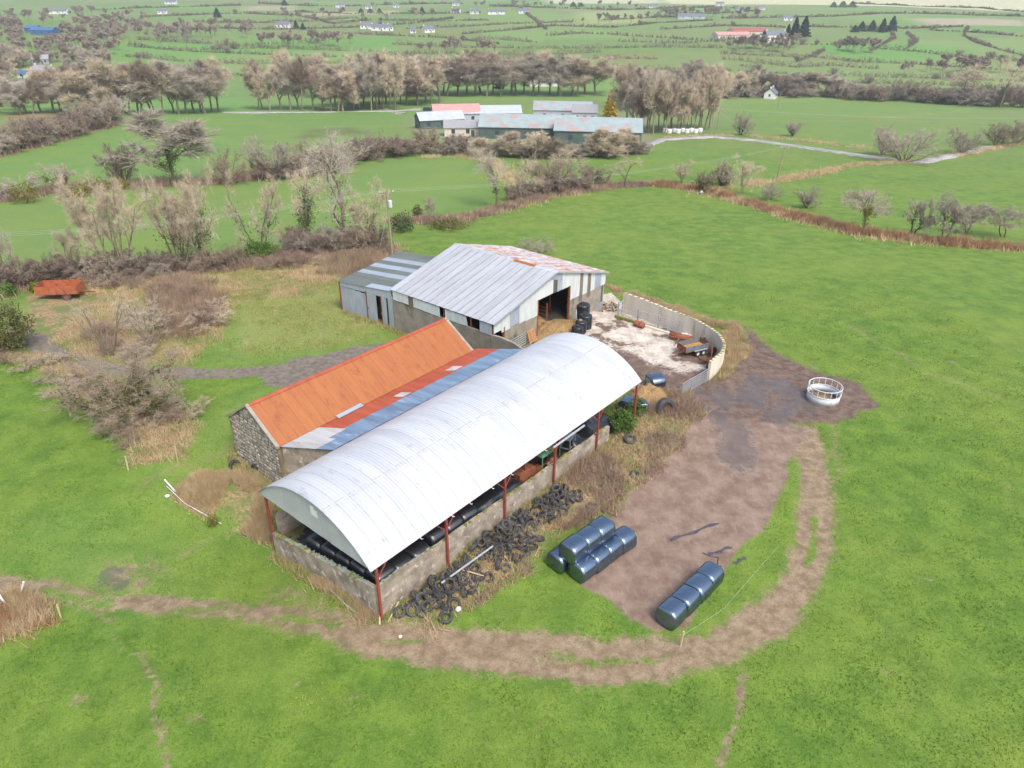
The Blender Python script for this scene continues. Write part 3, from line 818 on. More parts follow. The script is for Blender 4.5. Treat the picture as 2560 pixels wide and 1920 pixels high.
for x, y, l, wd in ((8.3, -.95, .8, .65), (13.4, -.95, .9, .65)):
    sheet('roof_patch', 'bare_sheet', lroof, [(x + SK * (y - wd), y - wd, lz(y - wd) + .04), (x + l + SK * (y - wd), y - wd, lz(y - wd) + .04), (x + l + SK * y, y, lz(y) + .04), (x + SK * y, y, lz(y) + .04)])
sheet('loose_sheet', 'light_roof_sheet', lroof, [(4.6, -.30, SE + .02), (6.7, -.30, SE + .04), (6.7, .0, SE + .13), (4.6, .0, SE + .10)], .015)
for nm, xo, mm in (('end_wall', .35, 'wall_concrete'), ('end_wall', LX1 - .45, 'concrete')):
    MB().prism([(xo + SK * LY, LY + .1, -1.8), (xo, -.05, -1.8), (xo, -.05, lz(0) - .05), (xo + SK * LY, LY + .1, lz(LY) - .05)], (.4, 0, 0)).build(nm, MATS[mm], lean)
MB().box(.8 + SK * LY, LX1 + SK * LY, LY + .1, LY + .35, -1.2, LZ1 - .12).build('side_wall', MATS['wall_concrete'], lean)

# ------------------------------------------------------------------ cattle shed
SH = Frame((-1.58, 54.28), -38.5)
GWD, GL, GE, GR, GE2 = 17.3, 11.9, 3.72, 5.75, 3.28
shed = SH.root('cattle_shed', 'wide grey-roofed cattle shed clad in mixed metal sheets with open straw bay', 'shed')
sr2 = link('roof', None, shed)
n = 15; w = (GL + .5) / n
ym = GWD / 2
for i in range(n):
    x1 = .28 - i * w; x0 = x1 - w - .04
    sheet('roof_sheet', 'fibre_sheet', sr2, [(x0, -.22, GE - .05), (x1, -.22, GE - .05), (x1, ym, GR), (x0, ym, GR)], .02, .028)
    sheet('roof_sheet', 'rusty_white_sheet', sr2, [(x1, GWD + .2, GE2 - .05), (x0, GWD + .2, GE2 - .05), (x0, ym, GR - .004), (x1, ym, GR - .004)], .015, .02)
for i in range(5):
    x1 = .30 - i * (GL + .5) / 5; x0 = x1 - (GL + .5) / 5 - .04
    for s in (-1, 1):
        MB().prism([(x0, ym, GR + .05), (x1, ym, GR + .055), (x1, ym + s * .28, GR - .03), (x0, ym + s * .28, GR - .035)], (0, 0, .012)).build('ridge_cap', MATS['white_sheet' if i == 0 else ('orange_sheet' if i == 1 else 'fibre_sheet')], sr2)
for y0, z0, y1, z1 in ((-.24, GE - .06, ym, GR), (GWD + .22, GE2 - .06, ym, GR)):
    MB().prism([(.27, y0, z0 - .12), (.27, y1, z1 - .12), (.27, y1, z1 + .06), (.27, y0, z0 + .06)], (.02, 0, 0)).build('barge_board', MATS['galv'], shed)
ztop = lambda y: (GE + (GR - GE) * y / ym if y < ym else GE2 + (GR - GE2) * (GWD - y) / ym) - .06
# gable cladding, sheet by sheet: (y0, y1, bottom z, material)
panels = [(0, 1.0, 2.75, 'clad_white_g'), (1.0, 2.08, 2.5, 'clad_white_g'), (2.08, 3.40, 2.62, 'clad_grey_g'), (3.40, 4.3, 2.5, 'clad_white_g'), (4.3, 5.2, 2.42, 'clad_white_g'), (5.2, 6.06, 2.38, 'clad_white_g'),
          (6.06, 7.0, 3.80, 'clad_white_g'), (7.0, 7.7, 3.80, 'clad_white_g'), (7.7, 8.3, 3.80, 'clad_white_g'), (8.3, 8.9, 3.78, 'clad_moss_g'), (8.9, 9.7, 3.72, 'clad_grey_g'), (9.7, 10.35, 3.70, 'clad_white_g'), (10.35, 10.95, 3.68, 'clad_white_g'),
          (10.95, 11.8, 2.25, 'clad_white_g'), (11.8, 12.62, 2.2, 'clad_white_g'), (12.62, 13.12, 1.6, 'clad_brown_g'), (13.12, 13.95, 2.1, 'clad_white_g'), (13.95, 14.5, 1.55, 'clad_brown_g'), (14.5, 15.25, 2.05, 'clad_white_g'),
          (15.25, 16.35, 2.15, 'clad_grey_g'), (16.35, 17.2, 2.05, 'clad_white_g')]
for i, (y0, y1, zb, mm) in enumerate(panels):
    off = .05 + .012 * (i % 2)
    poly = [(off, y0, zb), (off, y1 + .03, zb), (off, y1 + .03, ztop(y1 + .03))]
    if y0 < ym < y1: poly.append((off, ym, GR - .06))
    poly.append((off, y0, ztop(y0)))
    MB().prism(poly, (.010, 0, 0)).build('wall_sheet', MATS[mm], shed)
MB().prism([(.085, 7.9, ztop(7.9) - .3), (.085, 9.6, ztop(9.6) - .75), (.085, 9.6, ztop(9.6) - .02), (.085, ym, GR - .09), (.085, 7.9, ztop(7.9) - .02)], (.008, 0, 0)).build('wall_sheet', MATS['clad_grey_g'], shed)
MB().box(-.18, .04, 1.5, 6.05, -.5, 2.66).build('block_wall', MATS['concrete'], shed)
MB().box(-.18, .04, 11.0, 16.6, -.5, 2.32).build('block_wall', MATS['concrete'], shed)
MB().box(-.14, .02, 16.95, 17.1, -.5, GE2).build('corner_post', MATS['galv'], shed)
for y, zz in ((6.06, 3.85), (11.0, 3.7), (1.36, 2.9)):
    MB().box(-.1, .08, y - .08, y + .08, -.3, zz).build('door_post', MATS['rust'], shed)
# left side wall
MB().box(-GL, -.19, -.10, .10, -.6, 2.62).build('block_wall', MATS['concrete'], shed)
for i, (x0, x1, zt, zb) in enumerate([(-11.85, -10.85, 3.62, 2.72), (-10.85, -9.84, 3.62, 2.76), (-9.2, -8.1, 3.58, 2.7), (-8.1, -7.0, 3.58, 2.68), (-7.0, -5.95, 3.58, 2.66), (-5.3, -4.0, 3.58, 2.68), (-4.0, -2.72, 3.58, 2.64), (-1.36, -.05, 3.60, 2.62)]):
    MB().prism([(x0, -.135 - .01 * (i % 2), zb), (x1 + .02, -.135 - .01 * (i % 2), zb + (.06 if i == 6 else 0)), (x1 - (.16 if i == 6 else 0), -.135, zt), (x0, -.135, zt)], (0, .01, 0)).build('wall_sheet', MATS['clad_galv' if i == 7 else 'clad_white'], shed)
MB().box(-9.84, -9.2, -.12, -.09, 2.4, 3.6).build('timber_panel', MATS['clad_brown_g'], shed)
for x in (-11.8, -9.0, -5.6, -2.5, -.12):
    MB().box(x - .06, x + .06, .0, .12, 2.5, GE - .15).build('stanchion', MATS['rust'], shed)
# back and right walls, inside walls in shade
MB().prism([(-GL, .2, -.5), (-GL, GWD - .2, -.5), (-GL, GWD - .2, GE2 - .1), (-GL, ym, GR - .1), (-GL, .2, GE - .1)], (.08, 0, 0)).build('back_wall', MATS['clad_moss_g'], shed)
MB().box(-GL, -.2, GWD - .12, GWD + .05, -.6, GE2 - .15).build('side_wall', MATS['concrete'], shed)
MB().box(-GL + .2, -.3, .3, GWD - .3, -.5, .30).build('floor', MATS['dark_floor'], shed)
for x in (-2.6, -5.3, -8.0):
    for y in (5.6, 11.6):
        MB().box(x - .07, x + .07, y - .07, y + .07, 0, ztop(y) - .1).build('inner_post', MATS['rust'], shed)
    MB().bar((x, .2, GE - .2), (x, ym, GR - .2), .12).build('rafter', MATS['rust'], shed)
    MB().bar((x, GWD - .2, GE2 - .2), (x, ym, GR - .2), .12).build('rafter', MATS['rust'], shed)
for z in (.9, 1.25, 1.6):
    MB().tube([(-1.2, 9.2, z + .1), (-6, 9.2, z + .1)], .03, 6).build('pen_rail', MATS['rust'], shed)
MB().box(-1.3, -1.18, 9.15, 9.27, .2, 2.2).build('pen_post', MATS['rust'], shed)

# ------------------------------------------------------------------ lower shed against its back
low = SH.root('lower_shed', 'low corrugated outhouse with striped dark and pale roof against the cattle shed', 'outhouse')
lr = link('roof', None, low)
X0, X1, YB = -19.55, -12.05, 8.2
zr = lambda x, y: 2.62 + (x - X0) / (X1 - X0) * .85 + (.10 * y if y > 0 else .1 * y)
stripes = ['dark_roof_sheet', 'dark_roof_sheet', 'dark_roof_sheet', 'light_roof_sheet', 'dark_roof_sheet', 'light_roof_sheet', 'dark_roof_sheet', 'light_roof_sheet', 'dark_roof_sheet', 'dark_roof_sheet']
for k, mm in enumerate(stripes):
    y0 = -.15 + k * (YB + .15) / len(stripes); y1 = y0 + (YB + .15) / len(stripes) + .03
    for xa, xb in ((X0 - .2, -15.6), (-15.7, X1 + .02)):
        if k == 0 and xb > -13: mm2 = 'light_roof_sheet'
        else: mm2 = mm
        sheet('roof_sheet', mm2, lr, [(xa, y0, zr(xa, y0)), (xb, y0, zr(xb, y0) + .01), (xb, y1, zr(xb, y1) + .01), (xa, y1, zr(xa, y1))], .014, .0)
xs = [-19.5, -18.75, -18.0, -17.3, -16.5, -15.7]
for i, (xa, xb) in enumerate(zip(xs[:-1], xs[1:])):
    MB().prism([(xa, -.02 - .01 * (i % 2), -.8), (xb + .02, -.02 - .01 * (i % 2), -.8), (xb + .02, -.02, 2.30), (xa, -.02, 2.2)], (0, .012, 0)).build('wall_sheet', MATS['clad_galv'], low)
for i, (xa, xb) in enumerate(((-15.55, -14.25), (-13.6, -12.75))):
    d = MB().prism([(xa, -.10, -.45), (xb, -.10 - .1 * i, -.45), (xb, -.10 - .1 * i, 2.62), (xa, -.10, 2.55)], (0, .02, 0)).build('door', MATS['clad_galv'], low)
    MB().box(xa + .05, xa + .12, -.15 - .1 * i, -.10, .8, 1.0).build('handle', MATS['rust'], d)
MB().box(-12.7, -12.0, -.05, .03, -.6, 2.9).build('wall_sheet', MATS['clad_galv'], low)
MB().prism([(X0, -.06, 2.2), (X1 - .05, -.06, 2.62), (X1 - .05, -.06, zr(X1, 0) - .03), (X0, -.06, zr(X0, 0) - .03)], (0, .012, 0)).build('fascia_sheet', MATS['clad_galv'], low)
for x in (-19.55, -15.64, -13.56):
    MB().box(x - .06, x + .06, -.12, -.0, -.8, 2.6).build('door_post', MATS['rust'], low)
MB().box(X0, X0 + .06, .0, YB - .1, -.8, 2.5).build('end_wall', MATS['clad_galv'], low)
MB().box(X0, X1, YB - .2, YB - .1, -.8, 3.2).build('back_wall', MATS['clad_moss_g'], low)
MB().box(-15.4, -12.9, .6, .66, -.8, 2.6).build('inner_partition', MATS['dark_floor'], low)

# short block wall running on from the shed corner
sw_ = SH.root('block_wall', 'mossy grey block wall running on from the cattle shed corner', 'wall')
wallrun('wall_body', [(-.15, -.02, 2.66), (1.0, -.02, 2.70), (2.2, -.02, 2.62), (3.2, -.02, 2.35)], .24, 'concrete', sw_, -.6, .01)

# ------------------------------------------------------------------ curved yard wall
yw = [(10.92, 66.21), (12.62, 64.46), (14.11, 62.64), (15.56, 61.04), (16.47, 59.91), (17.27, 58.41), (17.81, 56.97), (17.90, 55.5), (17.66, 54.23), (17.05, 53.04), (15.87, 51.55)]
P = [Vector((*p, 0)) for p in yw]
fine = []
for i in range(len(P) - 1):
    p0, p1, p2, p3 = P[max(i - 1, 0)], P[i], P[i + 1], P[min(i + 2, len(P) - 1)]
    for k in range(4):
        t = k / 4
        fine.append(.5 * ((2 * p1) + (p2 - p0) * t + (2 * p0 - 5 * p1 + 4 * p2 - p3) * t * t + (-p0 + 3 * p1 - 3 * p2 + p3) * t ** 3))
fine.append(P[-1])
ywall = empty('yard_wall', (0, 0, 0), 0, 'curved pale concrete yard wall with mossy top round the concrete yard', 'wall')
wallrun('wall_body', [(p.x, p.y, 1.72) for p in fine], .22, 'yard_wall', ywall, -.7, .006)
tag(lumps('moss', 'moss', ywall, [(p.x + r_.uniform(-.06, .06), p.y + r_.uniform(-.06, .06), 1.725) for p in fine for _ in range(6) if r_.random() < .8], .05, .12, 9, .3), kind='stuff')
# ================================================================== things about the yard
R2 = random.Random(11)
# ------------------------------------------------------------------ wrapped silage bales
def bale_mesh(seed, D=1.28, L=1.19):
    rr = random.Random(seed); n = 24; mb = MB(); prof = [(0, .0), (.55, -.005), (.86, .012), (.965, .06), (1.0, .16), (1.005, .5), (1.0, .84), (.965, .94), (.86, .988), (.55, 1.005), (0, 1.0)]
    ph = rr.uniform(0, 6); sq = rr.uniform(.0, .035); vs = []
    for r, t in prof:
        for k in range(n):
            a = 2 * math.pi * k / n
            a += .79 * 0; se = (abs(math.cos(a)) ** 2.9 + abs(math.sin(a)) ** 2.9) ** (-1 / 2.9) * .955
            q = D / 2 * r * se * (1 + .018 * math.sin(3 * a + ph) + .012 * math.sin(5 * a + ph * 2 + t * 2) + rr.uniform(-.012, .012))
            z = q * math.sin(a)
            if z < -D * .40: z = -D * .40 - (z + D * .40) * -.25 if False else -D * .40 + (z + D * .40) * .3
            vs.append((L * (t - .5) + rr.uniform(-.006, .006), q * math.cos(a) * (1 + sq), z))
    mb.add(vs, [(i * n + k, i * n + (k + 1) % n, (i + 1) * n + (k + 1) % n, (i + 1) * n + k) for i in range(len(prof) - 1) for k in range(n)])
    return mb.mesh('bale', MATS['bale_plastic'], True)
BM = [bale_mesh(s) for s in range(6)]
BMI = []
for s in range(3):
    m_ = bale_mesh(s + 20); m_.materials[0] = MATS['inner_plastic']; BMI.append(m_)
def bale(p, yaw, label, group, k=None, tilt=0):
    o = link('silage_bale', R2.choice(BMI) if 'hay barn' in label and 'open end' not in label else BM[R2.randrange(6) if k is None else k], None, p)
    o.rotation_euler = (R2.uniform(-.06, .06) + tilt, R2.uniform(-.02, .02), yaw)
    return tag(o, label, 'bale', group)
bz = .63 * .86
f0 = AG(1455, 1362)
row = Frame((8.0, 25.35), 45.6)
names = ['black wrapped bale at the fence stake end of the single row', 'second black wrapped bale along the single row from the fence stake', 'third black wrapped bale along the single row from the fence stake', 'black wrapped bale at the torn plastic end of the single row']
for i in range(4):
    p = row.w(.62 + i * 1.19, .52 + R2.uniform(-.05, .05)); p.z = float(gz(p.x, p.y)[0]) + bz
    bale(p, row.a + R2.uniform(-.03, .03), names[i], 'row of four wrapped bales')
pile = Frame((3.75, 28.55), 43.5)
pn = [('lower front', 'bottom row of the bale stack, open pad side'), ]
for i in range(4):
    p = pile.w(.60 + i * 1.12, .45 + R2.uniform(-.03, .03)); p.z = float(gz(p.x, p.y)[0]) + bz
    bale(p, pile.a + R2.uniform(-.03, .03), 'black wrapped bale in the bottom row of the stack' + (', torn at its end' if i == 3 else ' beside the pad'), 'bottom row of the bale stack')
for i in range(4):
    p = pile.w(.30 + i * 1.12, 1.74 + R2.uniform(-.03, .03)); p.z = float(gz(p.x, p.y)[0]) + bz
    bale(p, pile.a + R2.uniform(-.03, .03), 'black wrapped bale low at the rough grass side of the stack', 'back row of the bale stack')
tops = ['black wrapped bale on top of the stack, end beside the rough grass bank', 'black wrapped bale on top of the stack, between two others', 'black wrapped bale on top of the stack, end towards the yard gate']
for i in range(3):
    p = pile.w(.50 + i * 1.12, 1.10 + R2.uniform(-.03, .03)); p.z = float(gz(p.x, p.y)[0]) + bz + 1.0
    bale(p, pile.a + R2.uniform(-.03, .03), tops[i], 'top row of the bale stack')
mat('hay_pale', (.62, .50, .28), (.45, .34, .18), 9, .95, bmp=.8)
p = pile.w(.60 + 3 * 1.12 + .66, .30); p.z = float(gz(p.x, p.y)[0]) + .55
h = MB().lathe([(0, .0), (.20, .02), (.26, .12), (.18, .22), (0, .26)], 9).build('spilled_silage', MATS['hay_pale']); h.location = p; h.rotation_euler = (0, RAD(75), pile.a)
tag(h, 'pale spilled silage at the torn end of the bale stack', 'silage')
# bales inside the Dutch barn
def dbp(x, y, z): v = DB.w(x, y); v.z = z; return v
for i in range(7):
    for j in range(3):
        x, y = 1.05 + j * 1.24, .98 + i * 1.27
        if y > 7.3: continue
        zt = 1.58 - .13 * y - (.25 if R2.random() < .2 else 0)
        bale(dbp(x, y, zt), DB.a + R2.uniform(-.08, .08), 'black wrapped bale packed under the near gable of the hay barn', 'bales inside the hay barn')
for i in range(3):
    bale(dbp(4.9 + i * 1.24, 1.05, 1.52 - i * .07), DB.a + R2.uniform(-.1, .1), 'black wrapped bale lying along the side wall inside the hay barn', 'bales along the barn wall')
# the clamp they lie on: black sheet over silage
def heap(name, mt, x0, x1, y0, y1, zfun, nx, ny, frame, label, cat, seed, amp=.06, base=-.3):
    v = []; f = []
    xs, ys = np.linspace(x0, x1, nx), np.linspace(y0, y1, ny)
    for j in range(ny):
        for i in range(nx):
            e = min(i, nx - 1 - i, j, ny - 1 - j)
            z = base if e == 0 else zfun(xs[i], ys[j]) + (vnoise(np.array([xs[i]]), np.array([ys[j]]), .55, seed)[0] - .5) * amp * 2 + (vnoise(np.array([xs[i]]), np.array([ys[j]]), .22, seed + 1)[0] - .5) * amp
            w_ = frame.w(xs[i], ys[j]); v.append((w_.x, w_.y, z))
    for j in range(ny - 1):
        for i in range(nx - 1):
            a = j * nx + i; f.append((a, a + 1, a + nx + 1, a + nx))
    o = link(name, npmesh(name, np.array(v), np.array(f), MATS[mt], True))
    return tag(o, label, cat)
heap('silage_clamp', 'inner_plastic', .42, 12.3, .44, 8.8, lambda x, y: (.62 - .06 * y) if x < 4.4 else 1.55 - .05 * y + .25 * math.sin(x * .8) * .3 - .08 * max(0, x - 10), 70, 36, DB, 'silage clamp under a black plastic sheet inside the hay barn', 'silage clamp', 5, .12)
heap('plastic_heap', 'inner_plastic', 17.9, 23.3, .5, 5.5, lambda x, y: .75 + .3 * math.sin(x * 2) * math.cos(y * 1.5), 34, 28, DB, 'heap of crumpled black plastic at the open end of the hay barn', 'plastic', 15, .30)
mat('pond_board', (.16, .14, .06), (.10, .09, .04), 1.5, .6)
MB().box(.5, 2.9, 7.35, 9.0, -.9, .12).build('plank_floor', MATS['pond_board'], barn)

# ------------------------------------------------------------------ old tractor under the barn
mat('tractor_green', (.10, .30, .16), (.07, .22, .12), 4, .6, blotch=(.16, .20, .10), bscale=2)
mat('rust_orange', (.33, .11, .05), (.22, .07, .035), 4, .8, blotch=(.10, .05, .03), bscale=3)
mat('scrap_grey', (.33, .35, .38), (.22, .24, .26), 4, .5, .3)
tr = empty('old_tractor', dbp(14.35, 1.12, .34), DB.a + math.pi, 'old tractor with green cab roof and rusty orange bonnet inside the barn', 'tractor')
cabr = MB().box(-.95, .65, -.78, .78, 1.98, 2.06).box(-.87, .57, -.70, .70, 2.06, 2.13).build('cab_roof', MATS['tractor_green'], tr)
MB().box(-.25, .25, -.25, .25, 2.13, 2.17).build('roof_vent', MATS['tractor_green'], cabr)
for x in (-.85, .55):
    for y in (-.7, .7): MB().bar((x, y, .9), (x, y, 1.98), .05).build('cab_post', MATS['tractor_green'], tr)
MB().box(.75, 2.25, -.30, .30, .72, 1.28).build('bonnet', MATS['rust_orange'], tr)
MB().tube([(1.5, .1, 1.28), (1.5, .1, 1.85)], .035, 6).build('exhaust', MATS['rust'], tr)
MB().box(-.7, 1.9, -.22, .22, .45, .75).build('chassis', MATS['rust'], tr)
MB().box(-.55, -.05, -.25, .25, .95, 1.05).box(-.6, -.5, -.25, .25, 1.05, 1.45).build('seat', MATS['dark'], tr)
MB().tube([(.45, 0, 1.05), (.30, 0, 1.4)], .02, 6).lathe([(.18, 0), (.2, .02), (.18, .04)], 14, (.30, 0, 1.38)).build('steering_wheel', MATS['dark'], tr)
def wheel(par, x, y, z, r, w_, rim='rust'):
    t = MB().lathe([(r * .6, -w_ / 2), (r * .92, -w_ / 2), (r, -w_ * .3), (r, w_ * .3), (r * .92, w_ / 2), (r * .6, w_ / 2)], 20, closed=True).build('wheel', MATS['rubber'], par)
    t.rotation_euler = (math.pi / 2, 0, 0); t.location = (x, y, z)
    MB().lathe([(0, -.02), (r * .2, -.05), (r * .6, -w_ * .2), (r * .62, w_ * .2), (r * .2, .05), (0, .02)], 16).build('rim', MATS[rim], t)
    return t
for y in (-.72, .72):
    wheel(tr, -.45, y, .62, .62, .34); wheel(tr, 1.85, y * .9, .38, .36, .2)
    MB().tube([(-1.05, y, .75), (-.85, y, 1.2), (-.4, y, 1.34), (.05, y, 1.15)], .12, 5).build('mudguard', MATS['rust_orange'], tr)
cr = empty('metal_crate', dbp(17.6, 1.0, .65), DB.a + .3, 'grey metal frame crate behind the green tractor roof', 'crate')
for z in (.05, .75):
    MB().bar((0, 0, z), (1.1, 0, z), .06).build('rail', MATS['scrap_grey'], cr); MB().bar((0, .7, z), (1.1, .7, z), .06).build('rail', MATS['scrap_grey'], cr)
    MB().bar((0, 0, z), (0, .7, z), .06).build('rail', MATS['scrap_grey'], cr); MB().bar((1.1, 0, z), (1.1, .7, z), .06).build('rail', MATS['scrap_grey'], cr)
for x in (0, 1.1):
    for y in (0, .7): MB().bar((x, y, -.6), (x, y, .75), .06).build('leg', MATS['scrap_grey'], cr)
MB().box(.0, 1.1, .1, .6, .78, .80).build('top_sheet', MATS['scrap_grey'], cr)

# ------------------------------------------------------------------ tyres heaped along the wall
def tyre_mesh(R=.30, w_=.19, seed=0):
    rr = random.Random(seed); n = 18
    mb = MB().lathe([(R * .56, -w_ * .30), (R * .66, -w_ * .5), (R * .86, -w_ * .5), (R * .97, -w_ * .40), (R, -w_ * .15), (R, w_ * .15), (R * .97, w_ * .40), (R * .86, w_ * .5), (R * .66, w_ * .5), (R * .56, w_ * .30), (R * .74, w_ * .22), (R * .9, 0), (R * .74, -w_ * .22)], n, closed=True)
    e = rr.uniform(.94, 1.06)
    mb.v = [(x * e, y / e, z) for x, y, z in mb.v]
    return mb.mesh('tyre', MATS['rubber'], False)
TM = [tyre_mesh(.32, .19, 1), tyre_mesh(.30, .18, 2), tyre_mesh(.36, .22, 3), tyre_mesh(.28, .17, 4)]
def tyre(p, rot, label, group='old tyres heaped along the barn wall', s=1.0, k=None):
    o = link('tyre_casing', TM[R2.randrange(4) if k is None else k], None, p); o.rotation_euler = rot; o.scale = (s, s, s)
    return tag(o, label, 'tyre', group)
clusters = [(.7, 5.6, -.45, -2.5, 40, .25), (6.2, 9.7, -.40, -2.9, 36, .45), (8.8, 11.2, -.40, -1.8, 14, .3), (11.0, 14.4, -.65, -2.3, 28, .3)]
placed = []
for ci, (x0, x1, y0, y1, n, hmax) in enumerate(clusters):
    k = 0; tries = 0
    while k < n and tries < 4000:
        tries += 1
        x, y = R2.uniform(x0, x1), R2.uniform(y1, y0)
        u = (y - y1) / (y0 - y1)                       # 1 at the wall
        ex = min((x - x0), (x1 - x)) / (x1 - x0) * 4
        if ci == 0 and y < -.6 - (x - x0) * .75 - .3: continue
        top = max(0.0, min(u * 1.3, 1) * min(ex, 1)) * hmax
        z = R2.uniform(0, 1) ** .7 * top
        if any((x - a) ** 2 + (y - b) ** 2 + ((z - c) * 1.9) ** 2 < .42 ** 2 for a, b, c in placed): continue
        placed.append((x, y, z)); k += 1
        p = DB.w(x, y); p.z = float(gz(p.x, p.y)[0]) + .10 + z
        if R2.random() < .30: rot = (R2.uniform(.9, 1.5), 0, R2.uniform(0, 6.28)); p.z += .10
        else: rot = (R2.uniform(-.55, .55), R2.uniform(-.5, .5) , R2.uniform(0, 6.28))
        tyre(p, rot, 'old black tyre in the heap along the hay barn side wall')
def flat_tyre(fx, fy, label, s=1.0, rot=(0, 0, 0), dz=.09):
    p = AG(fx, fy); p.z += dz * s
    return tyre(p, rot, label, None, s)
flat_tyre(963, 1340, 'single black tyre lying flat on grass in front of the tyre heap', 1.05, (.05, .03, 0))
flat_tyre(1435, 896, 'big tractor tyre half sunk in the rough bank by the yard gate', 2.3, (1.35, 0, .5), .12)
flat_tyre(1360, 960, 'rust-stained wheel lying in the brambles outside the barn wall', 1.3, (.2, .1, 0))
flat_tyre(508, 1010, 'old tyre leaning at the foot of the stone gable', 1.3, (1.2, .1, .9))
flat_tyre(553, 1018, 'worn black tyre standing against the stone gable corner', 1.3, (1.4, .1, -.5))
flat_tyre(1370, 1035, 'black tyre lying in dry grass at the edge of the pad', 1.0, (.3, .2, 0))
flat_tyre(1452, 962, 'small black tyre in dry grass above the pad', .8, (.3, .1, 0))
flat_tyre(1278, 1103, 'black tyre half hidden in dry grass behind the bale stack', 1.1, (.5, .2, 0))
flat_tyre(405, 721, 'black tyre beside the bramble mound above the lane', 1.2, (1.0, .2, .3))
flat_tyre(478, 665, 'black tyre at the grassy edge of the bramble mound', 1.0, (1.1, .2, .9))
# poles, planks, pipes
def rod(name, label, cat, pts, r, mt, n=8):
    return tag(MB().tube(pts, r, n).build(name, MATS[mt]), label, cat)
a, b = AG(955, 1282), AG(1065, 1210)
rod('metal_pole', 'grey metal pole lying across the tyre heap', 'pole', [a + Vector((0, 0, .62)), b + Vector((0, 0, .72))], .055, 'galv')
a, b = AG(1062, 1235), AG(1025, 1225)
rod('plank', 'pale plank lying on the tyre heap', 'plank', [AG(1000, 1250) + Vector((0, 0, .4)), AG(1045, 1258) + Vector((0, 0, .25))], .04, 'pale_wood', 4)
rod('fence_stake', 'wooden stake leaning on the hay barn corner post', 'stake', [AG(820, 1350), AG(822, 1322) + Vector((0, 0, .5))], .045, 'pale_wood', 6)
rod('plank', 'pale plank leaning on the wall beside the barn corner', 'plank', [AG(838, 1345), AG(862, 1312) + Vector((0, 0, .3))], .045, 'pale_wood', 4)
rod('metal_pipe', 'thin grey pipe lying in dry grass below the end wall', 'pipe', [AG(712, 1280) + Vector((0, 0, .18)), AG(750, 1312) + Vector((0, 0, .12)), AG(788, 1338) + Vector((0, 0, .06))], .04, 'galv')
for fx, fy, h, lb in ((1470, 1395, .95, 'new wooden fence stake at the end of the bale row'), (385, 1000, 1.2, 'pale wooden stake standing beside the wheel rut'), (278, 1018, 1.1, 'thin yellowish stake standing at the field corner'), (132, 1335, .9, 'mossy stake standing beside the earth track')):
    p = AG(fx, fy); rod('fence_stake', lb, 'stake', [p - Vector((0, 0, .1)), p + Vector((.05, .03, h))], .05, 'pale_wood', 6)
for (x0, y0, x1, y1, lb) in ((18, 1315, 8, 1268, 'white plastic fence post leaning beside the rust coloured bracken'), (45, 1292, 62, 1262, 'short white plastic fence post above the bracken clump')):
    p = AG(x0, y0); q = A(x1, y1); t = mpp(p)
    rod('fence_post', lb, 'post', [p, p + Vector(((x1 - x0) * t, .0, (y0 - y1) * t * 1.18))], .05, 'white_paint')
p = AG(380, 1065); rod('fence_post', 'white plastic post leaning over the grass by the barn', 'post', [p, p + Vector((-.55, .1, .9))], .05, 'white_paint')
rod('plastic_pipe', 'long thin white pipe lying on the grass beside the barn', 'pipe', [AG(362, 1058) + Vector((0, 0, .25)), AG(400, 1095) + Vector((0, 0, .22)), AG(480, 1137) + Vector((0, 0, .12))], .022, 'white_paint')
for fx, fy, s, lb, mm in ((362, 1075, .16, 'white bucket-sized lump lying by the leaning white post', 'white_paint'), (990, 1322, .18, 'white crumpled bag on grass before the tyres', 'white_paint'), (1515, 418, .42, 'white plastic bag caught on the rusty bracken hedge', 'white_paint'), (1455, 397, .3, 'small white bag hanging in the hedge corner', 'white_paint'), (865, 1376, .10, 'pale stone at the edge of the earth track', 'white_paint')):
    mb = MB(); rr = random.Random(int(fx)); vs = []
    for (r, z) in ((.6, 0), (1, .35), (.8, .8), (.25, 1.05)):
        for k in range(7): vs.append((r * s * math.cos(k * .9 + z) * rr.uniform(.7, 1.2), r * s * math.sin(k * .9 + z) * rr.uniform(.7, 1.2), z * s * 1.1))
    vs.append((0, 0, s * 1.15)); n = 7
    mb.add(vs, [(i * n + k, i * n + (k + 1) % n, (i + 1) * n + (k + 1) % n, (i + 1) * n + k) for i in range(3) for k in range(n)] + [(21 + k, 21 + (k + 1) % n, 28) for k in range(n)])
    o = mb.build('stone' if 'stone' in lb else 'plastic_bag', MATS[mm]); o.location = AG(fx, fy); tag(o, lb, 'stone' if 'stone' in lb else 'bag')
for (a, b, lb) in (((1448, 1168), (1552, 1130), 'strip of dark plastic trodden flat on the pad, the longest one'), ((1530, 1200), (1580, 1182), 'short strip of dark plastic lying on the pad'), ((1610, 1205), (1585, 1218), 'small scrap of dark plastic at the pad edge')):
    pa, pb = AG(*a), AG(*b); d = (pb - pa).normalized(); nn = Vector((-d.y, d.x, 0))
    mb = MB(); k = 8; vs = []
    for i in range(k + 1):
        q = pa.lerp(pb, i / k); w_ = .09 + .05 * math.sin(i * 2.1); off = .06 * math.sin(i * 1.3)
        zz = float(gz(q.x, q.y)[0])
        vs += [q + nn * (off - w_), q + nn * (off + w_)]
        for j in (-1, -2): vs[j] = Vector((vs[j].x, vs[j].y, zz + .02 + .02 * (i % 2)))
    mb.add(vs, [(2 * i, 2 * i + 2, 2 * i + 3, 2 * i + 1) for i in range(k)])
    mat('old_plastic', (.05, .045, .06), (.09, .08, .09), 5, .4) if 'old_plastic' not in MATS else None
    tag(mb.build('plastic_strip', MATS['old_plastic']), lb, 'plastic')
p = AG(1545, 1225)
